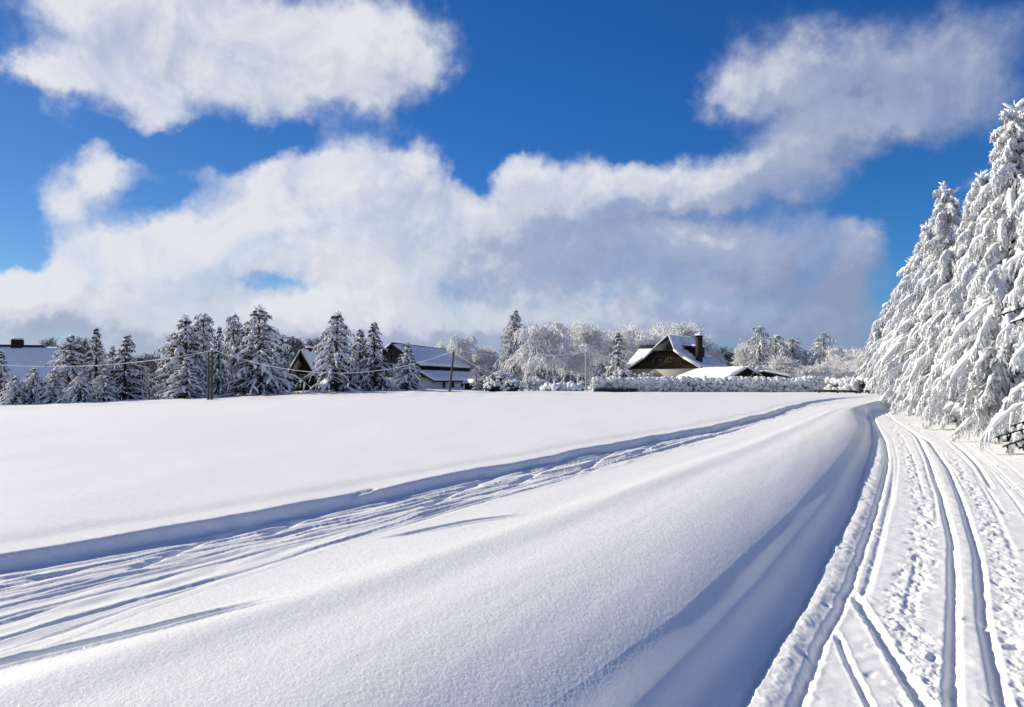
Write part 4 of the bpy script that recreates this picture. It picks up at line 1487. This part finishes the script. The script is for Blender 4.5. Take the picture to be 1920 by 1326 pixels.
def gable_block(name, label, cat, A, B, w, z_ridge, z_eave, wall_mat, gable_mat, seed, snow=.3, bare=0.0, over=.35, foot=-.4, roof_mat=None):
    """plain gabled building: ridge seen from A=(x,y) to B=(x,y), half width w"""
    A, B = np.array(A, float), np.array(B, float)
    d = B - A
    L = np.linalg.norm(d)
    d = d / L
    zb = gz(*A)
    e = empty(name, (A[0], A[1], zb), label, cat)
    f = Frame(e, math.atan2(d[1], -d[0]))          # e2 = d
    h = lambda z: z - zb
    f.e2 = np.array([d[0], d[1], 0])
    f.e1 = np.array([d[1], -d[0], 0])
    m = MB()
    f.box(m, -w, w, 0, L, foot, h(z_eave))
    m.build('wall', wall_mat, e, False)
    m = MB()
    m.slab([f.p(-w - .002, -.01, h(z_eave)), f.p(w + .002, -.01, h(z_eave)), f.p(0, -.01, h(z_ridge) - .12)], f.v(0, L + .02))
    m.build('gable', gable_mat, e, False)
    sl = (z_ridge - z_eave) / w
    ew = w + over
    ze = z_eave - sl * over
    rf, sn = MB(), MB()
    for s in (-1, 1):
        rf.slab([f.p(s * ew, -over, h(ze)), f.p(s * ew, L + over, h(ze)), f.p(0, L + over, h(z_ridge)), f.p(0, -over, h(z_ridge))][::s], np.array([0, 0, -.14]))
        sn.sheet(f.p(s * (ew + .05), -over - .05, h(ze) + .02), f.p(s * (ew + .05), L + over, h(ze) + .02), f.p(0, L + over, h(z_ridge) + .04), f.p(0, -over - .05, h(z_ridge) + .04), snow, 46, 16, seed + s, bare, .12)
    r = rf.build('roof', roof_mat or M_SHINGLE, e, False)
    sn.build('roof_snow', M_SNOWROOF, r)
    return e, f, h, L


# --- low garage with a thick white roof
pa = at(1399, 700, 80)
pb = at(1262, 700, 97)
gable_block('garage', 'low garage with a thick smooth white roof and dark gable end behind the hedge', 'garage', pa[:2], pb[:2], 1.9, 3.35, 2.35, M_GREYWOOD, M_DARKWOOD, 301, .3, 0, .3)
# --- small dark shed right of it
pa = at(1434, 700, 80)
pb = at(1450, 700, 88)
gable_block('shed', 'small dark-gabled shed with thin snow on its flat-pitched roof, right of the garage', 'shed', pa[:2], pb[:2], 2.25, 2.98, 2.45, M_DARKWOOD, M_DARKWOOD, 311, .16, 0, .35)
# --- dark low shed by the bushes
pa = at(884, 715, 90)
pb = at(903, 715, 88)
gable_block('shed', 'dark low shed with a snow hat between the farmhouse and the bushes', 'shed', pa[:2], pb[:2], .9, 2.05, 1.75, M_DARKWOOD, M_DARKWOOD, 321, .22, 0, .2)

# --- triangular cabin
def cabin():
    A = at(564, 700, 92)
    B = at(604, 700, 99)
    zb = gz(*A[:2]) - .1
    A2, B2 = np.array(A[:2]), np.array(B[:2])
    d = (B2 - A2)
    L = np.linalg.norm(d)
    d /= L
    e = empty('triangular_cabin', (A[0], A[1], zb), 'dark wooden triangular cabin with a steep snow roof reaching low, between spruces', 'cabin')
    f = Frame(e, 0)
    f.e2 = np.array([d[0], d[1], 0])
    f.e1 = np.array([d[1], -d[0], 0])
    zr = at(564, 656, 92)[2]
    h = lambda z: z - zb
    w = 2.35
    zl = 1.55
    m = MB()
    m.slab([f.p(-w, .35, h(zl)), f.p(w, .35, h(zl)), f.p(0, .35, h(zr) - .15)], f.v(0, L - .4))
    m.build('gable_wall', M_DARKWOOD, e, False)
    m = MB()
    f.box(m, -w - .5, w + .2, .2, L, -.5, h(zl))
    m.build('base_wall', M_DARKWOOD, e, False)
    rf, sn = MB(), MB()
    for s in (-1, 1):
        rf.slab([f.p(s * (w + .25), -.1, h(zl) - .35), f.p(s * (w + .25), L, h(zl) - .35), f.p(0, L, h(zr)), f.p(0, -.1, h(zr))][::s], f.v(-s * .12, 0, -.05))
        sn.sheet(f.p(s * (w + .32), -.16, h(zl) - .35), f.p(s * (w + .32), L, h(zl) - .35), f.p(s * .04, L, h(zr) + .05), f.p(s * .04, -.16, h(zr) + .05), .16, 30, 24, 330 + s, .05 if s > 0 else 0, .1)
    r = rf.build('roof', M_SHINGLE, e, False)
    sn.build('roof_snow', M_SNOWROOF, r)
    window(f, e, ('b', .35), .05, h(2.0), h(2.75), .7, .06, M_FRAME, 1)
    c = MB()
    f.box(c, -.3, .3, 2.2, 2.8, h(zr) - .8, h(zr) + .35)
    ch = c.build('chimney', M_CHIM, e, False)
    cc = MB()
    cc.sheet(f.p(-.36, 2.15, h(zr) + .36), f.p(.36, 2.15, h(zr) + .36), f.p(.36, 2.85, h(zr) + .36), f.p(-.36, 2.85, h(zr) + .36), .22, 8, 8, 333, 0, 0, 1, .25)
    cc.build('snow_cap', M_SNOWROOF, ch)


cabin()


# --- long farmhouse
def farmhouse():
    A = at(737, 700, 90)
    B = at(843, 700, 111)
    A2, B2 = np.array(A[:2]), np.array(B[:2])
    d = B2 - A2
    L = np.linalg.norm(d)
    d /= L
    zb = gz(*A2) - .1
    e = empty('farmhouse', (A[0], A[1], zb), 'long farmhouse with a double snow roof, dark window band and white lower wall', 'house')
    f = Frame(e, 0)
    f.e2 = np.array([d[0], d[1], 0])
    f.e1 = np.array([d[1], -d[0], 0])            # + is the side towards the field
    h = lambda z: z - zb
    zr = 6.35
    w1, z1 = 3.5, 3.75        # upper roof eave
    w2, z2, z3 = 5.2, 3.15, 1.98     # lower roof from z2 (at w1-.3) to z3 (at w2)
    m = MB()
    f.box(m, -4.2, 4.75, .1, L, -.6, h(2.35))
    m.build('lower_wall', M_WHITEWALL, e, False)
    m = MB()
    f.box(m, -3.1, 3.15, .1, L - .1, h(2.35), h(z1) + .1)
    m.build('window_band', M_DARKWOOD, e, False)
    m = MB()
    m.slab([f.p(-4.2, .0, h(2.35)), f.p(4.2, .0, h(2.35)), f.p(3.2, 0, h(3.8)), f.p(0, 0, h(zr) - .2), f.p(-3.2, 0, h(3.8))], f.v(0, .08))
    m.build('gable_wall', M_GREYWOOD, e, False)
    rf, sn = MB(), MB()
    th = np.array([0, 0, -.16])
    for s in (-1, 1):
        rf.slab([f.p(s * w1, -.4, h(z1)), f.p(s * w1, L + .4, h(z1)), f.p(0, L + .4, h(zr)), f.p(0, -.4, h(zr))][::s], th)
        sn.sheet(f.p(s * (w1 + .04), -.42, h(z1) + .02), f.p(s * (w1 + .04), L + .4, h(z1) + .02), f.p(s * .25, L + .4, h(zr) - .1), f.p(s * .25, -.42, h(zr) - .1), .24, 60, 20, 341 + s, .03, .1)
    r = rf.build('roof', M_SHINGLE, e, False)
    sn.build('roof_snow', M_SNOWROOF, r)
    lr, ls = MB(), MB()
    lr.slab([f.p(w2, -.3, h(z3)), f.p(w2, L + .6, h(z3)), f.p(3.0, L + .3, h(z2)), f.p(3.0, -.3, h(z2))], th)
    ls.sheet(f.p(w2 + .05, -.32, h(z3) + .02), f.p(w2 + .05, L + .6, h(z3) + .02), f.p(3.2, L + .3, h(z2) + .02), f.p(3.2, -.32, h(z2) + .02), .25, 60, 16, 346, 0, .1)
    l = lr.build('lower_roof', M_SHINGLE, e, False)
    ls.build('roof_snow', M_SNOWROOF, l)
    for b in (5.5, 9, 13, 17, 20.5):
        if b < L - 1:
            window(f, e, ('a', 3.15, 1), b, h(3.2), h(3.7), .9, .06, M_FRAMEDARK, 1)
    for b, w in ((4.5, .9), (8.0, 1.1), (12.0, .9), (15.5, 1.2), (19.0, .8), (21.5, .8)):
        if b < L - .8:
            window(f, e, ('a', 4.75, 1), b, h(1.05), h(1.8), w, .06, M_FRAMEDARK, 1)
    window(f, e, ('b', 0), .1, h(4.3), h(5.0), .9, .06, M_FRAMEDARK, 1)
    # ridge tiles standing clear of the snow
    rt = MB()
    f.box(rt, -.16, .16, -.42, L + .42, h(zr) - .03, h(zr) + .1)
    rt.build('ridge', M_SHINGLE, r, False)


farmhouse()


# --- house with the chimney at the left edge
def left_house():
    A = at(106, 700, 104)
    B = at(-60, 700, 100)
    A2, B2 = np.array(A[:2]), np.array(B[:2])
    e, f, h, L = gable_block('chimneyed_house', 'snow-roofed house with a black chimney at the far left, behind low spruces', 'house', A2, B2, 5.0, at(60, 650, 101)[2], 2.0, M_GREYWOOD, M_DARKWOOD, 351, .25, .06, .4)
    zr = at(60, 650, 101)[2]
    c = MB()
    # the chimney stands at photo column 30
    b = L * (106 - 30) / 166
    f.box(c, -.65, .65, b - .65, b + .65, h(zr) - 1.4, h(zr) + 1.0)
    rt = MB()
    f.box(rt, -.3, .3, 1.5, L, h(zr) - .1, h(zr) + .28)
    rt.build('ridge', M_SHINGLE, e, False)
    ch = c.build('chimney', M_CHIM, e, False)
    cc = MB()
    cc.sheet(f.p(-.72, b - .72, h(zr) + 1.01), f.p(.72, b - .72, h(zr) + 1.01), f.p(.72, b + .72, h(zr) + 1.01), f.p(-.72, b + .72, h(zr) + 1.01), .22, 9, 9, 355, 0, 0, 1, .3)
    cc.build('snow_cap', M_SNOWROOF, ch)


left_house()


# ------------------------------------------------------------------ poles, wires, fences
POLE_TOPS = {}


def pole(key, px, top_py, d, label, r=.11, lean=0.0, strut=None, mat=None, parallel=False):
    mat = mat or M_POLE
    x, y, zt_ = at(px, top_py, d)
    zb = gz(x, y)
    H = zt_ - zb
    e = empty('utility_pole', (x, y, zb), label, 'pole', 'wooden utility poles')
    m = MB()
    z = np.linspace(-.4, H, 6)
    m.tubes(np.stack([lean * z / H, 0 * z, z], 1)[None], (r * (1.1 - .25 * z / H))[None], 9)
    m.blobs(np.array([[lean, 0, H]]), np.array([[r * .85, r * .85, .05]]), 9, 4, 1, 0, np.random.default_rng(1))
    m.build('post', mat, e)
    s = MB()
    s.blobs(np.array([[lean, 0, H + .06]]), np.array([[r * 1.15, r * 1.15, .1]]), 9, 6, 1, .08, np.random.default_rng(2))
    s.build('snow_cap', M_SNOW, e)
    g = MB()
    g.tubes(np.array([[[lean + .0, -.0, H - .25], [lean + .16, -.05, H - .25], [lean + .2, -.05, H - .12]]]), np.full((1, 3), .018), 6)
    g.build('bracket', M_METAL, e)
    i = MB()
    i.blobs(np.array([[lean + .2, -.05, H - .08]]), np.array([[.05, .05, .08]]), 8, 6, 1, 0, np.random.default_rng(3))
    i.build('insulator', M_GLAZE, e)
    if strut:
        m = MB()
        top = (strut, .05, H - .2) if parallel else (lean + .05 * np.sign(strut), .02, H - .5)
        m.tubes(np.array([[[strut, .1, -.3], top]]), np.array([[r * .85, r * .7]]), 8)
        m.build('strut', mat, e)
    POLE_TOPS[key] = (x + lean + .2, y - .05, zb + H - .03)
    return e


pole('a', 398, 656, 68, 'twin-legged dark utility pole in front of the dense spruce clump', .12, 0, -.34, parallel=True)
pole('b', 843, 656, 76, 'single leaning utility pole in front of the farmhouse', .11, .42)
pole('c', 1099, 658, 84, 'sunlit strutted utility pole at the left end of the hedge', .11, 0, .9, mat=M_POLE_SUNLIT)
pole('d', 1155, 670, 82, 'short utility pole beside the slim spruce, above the hedge', .09, mat=M_POLE_SUNLIT)


def wire(p, q, sag, label, r=.035, n=28, seed=0):
    p, q = np.array(p, float), np.array(q, float)
    t = np.linspace(0, 1, n)
    P = p[None] * (1 - t)[:, None] + q[None] * t[:, None]
    P[:, 2] -= sag * 4 * t * (1 - t)
    g = np.random.default_rng(seed)
    m = MB()
    c = P[0].copy()
    m.tubes((P - c)[None], (r * np.clip(1 + .3 * g.standard_normal(n), .5, 1.5))[None], 6)
    o = m.build('overhead_wire', M_WIRE)
    o.location = c
    tag(o, label, 'wire', 'snow-coated overhead wires')


left_end = at(-170, 664, 66)
wire(left_end, POLE_TOPS['a'], 1.25, 'snow-coated wire sagging from the left frame edge to the twin-legged pole', seed=1)
wire(POLE_TOPS['a'], POLE_TOPS['b'], 2.15, 'snow-coated wire sagging between the twin-legged pole and the farmhouse pole', seed=2)
wire(POLE_TOPS['b'], POLE_TOPS['c'], .62, 'snow-coated wire running from the farmhouse pole across the weeping birch', .03, seed=3)
wire((POLE_TOPS['b'][0], POLE_TOPS['b'][1], POLE_TOPS['b'][2] - .35), at(935, 702, 86), .25, 'snow-coated wire dropping from the farmhouse pole to the bushes', .03, seed=4)
wire(POLE_TOPS['c'], POLE_TOPS['d'], .18, 'short snow-coated wire between the strutted pole and the short pole', .025, seed=5)
wire(POLE_TOPS['d'], at(1192, 682, 90), .15, 'snow-coated wire from the short pole to the brown gabled house', .025, seed=6)


def rail_fence(pts, heights, label, post_every=2.0, rails=(.25, .5, .78), top=1.0):
    P = np.array(pts, float)
    o0 = P[0]
    zb = gz(*o0)
    e = empty('wooden_fence', (o0[0], o0[1], zb), label, 'fence')
    g = np.random.default_rng(5)
    seg = np.linalg.norm(np.diff(P, axis=0), axis=1)
    cum = np.concatenate([[0], np.cumsum(seg)])
    n = max(2, int(cum[-1] / post_every) + 1)
    S_ = np.linspace(0, cum[-1], n)
    X, Y = np.interp(S_, cum, P[:, 0]), np.interp(S_, cum, P[:, 1])
    Zb = np.array([gz(a, b) for a, b in zip(X, Y)]) - zb
    X, Y = X - o0[0], Y - o0[1]
    for a, b, c in zip(X, Y, Zb):
        m = MB()
        m.box((a, b, c + heights / 2 - .2), (.12, .12, heights + .1), .2)
        m.build('post', M_FENCE, e, False)
    for i in range(n - 1):
        for k in rails:
            m = MB()
            a = np.array([X[i], Y[i] - .07, Zb[i] + heights * k])
            b = np.array([X[i + 1], Y[i + 1] - .07, Zb[i + 1] + heights * k + g.normal(0, .02)])
            m.slab([a, b, b + [0, 0, .2], a + [0, 0, .2]], (0, .04, 0))
            m.build('rail', M_FENCE, e, False)


rail_fence([at(1536, 735, 70.5)[:2], at(1606, 735, 68)[:2]], .4, 'dark board fence under the flat-topped hedge block', 1.6, (.25,))
rail_fence([at(1612, 738, 68)[:2], at(1664, 742, 71)[:2]], .4, 'dark board fence running off to the right under the shaded thicket', 1.6, (.3,))


def low_wall():
    p, q = at(1112, 735, 75.2), at(1192, 735, 75.2)
    zb = gz(*p[:2])
    e = empty('stone_wall', (p[0], p[1], zb), 'low dark stone wall under the left end of the hedge', 'wall')
    m = MB()
    L = q[0] - p[0]
    g = np.random.default_rng(8)
    for i in range(12):
        for j in range(2):
            w = L / 12
            m.box((w * (i + .5) + (j % 2) * .1, g.normal(0, .02), -.06 + j * .2 + .08), (w * .97, .4, .19))
    m.build('stones', M_STONE, e, False)


low_wall()


# dark green twigs that have shed their snow, at the foot of the nearest spruce
def green_sprays():
    root = [o for o in bpy.data.objects if o.name.startswith('snowy_spruce')][0]
    g = np.random.default_rng(91)
    x0, y0, z0 = root.location
    inv = root.matrix_basis.inverted()
    m = MB()
    for (pa, pb, pc, d) in (((1990, 790), (1930, 800), (1862, 822), 15.2), ((1985, 800), (1930, 822), (1880, 838), 15.0), ((1990, 800), (1950, 820), (1912, 842), 14.8), ((1990, 770), (1945, 783), (1895, 800), 15.4),
                            ((1995, 560), (1935, 570), (1872, 592), 15.4), ((1990, 580), (1935, 590), (1895, 606), 15.3)):
        P = np.array([at(*pa, d + .7), at(*pb, d), at(*pc, d - .2)])
        t = np.linspace(0, 1, 14)[:, None]
        C = P[0] * (1 - t) ** 2 + 2 * P[1] * t * (1 - t) + P[2] * t ** 2
        tw = [C]
        for i in range(4, 13):
            dr = norm(C[min(i + 1, 13)] - C[i - 1])
            sdv = np.cross(dr, [0, 0, 1]) * (1 if i % 2 else -1)
            ln = .32 * (1.2 - i / 14)
            tw.append(C[i] + np.linspace(0, 1, 14)[:, None] * (norm(dr * .8 + sdv * .8 + np.array([0, 0, -.25])) * ln))
        for Cc in tw:
            m.tubes(Cc[None], np.full((1, 14), .008), 4)
            n = 240
            k = g.random(n) * 13
            i0 = np.clip(k.astype(int), 0, 12)
            B = Cc[i0] + (Cc[i0 + 1] - Cc[i0]) * (k - i0)[:, None]
            ax = norm(Cc[-1] - Cc[0])
            D = norm(norm(np.cross(ax + 0 * B, g.standard_normal((n, 3)))) * .8 + ax * .7)
            m.blades(B, D, g.uniform(.022, .04, n), g.uniform(.006, .009, n), g)
    V = np.concatenate(m.v)
    M4 = np.array(inv)
    V = V @ M4[:3, :3].T + M4[:3, 3]
    m.v = [V]
    m.build('bare_twigs', M_GREEN, root, False)
    tag(bpy.data.objects['bare_twigs'], 'dark green twigs bare of snow')


green_sprays()
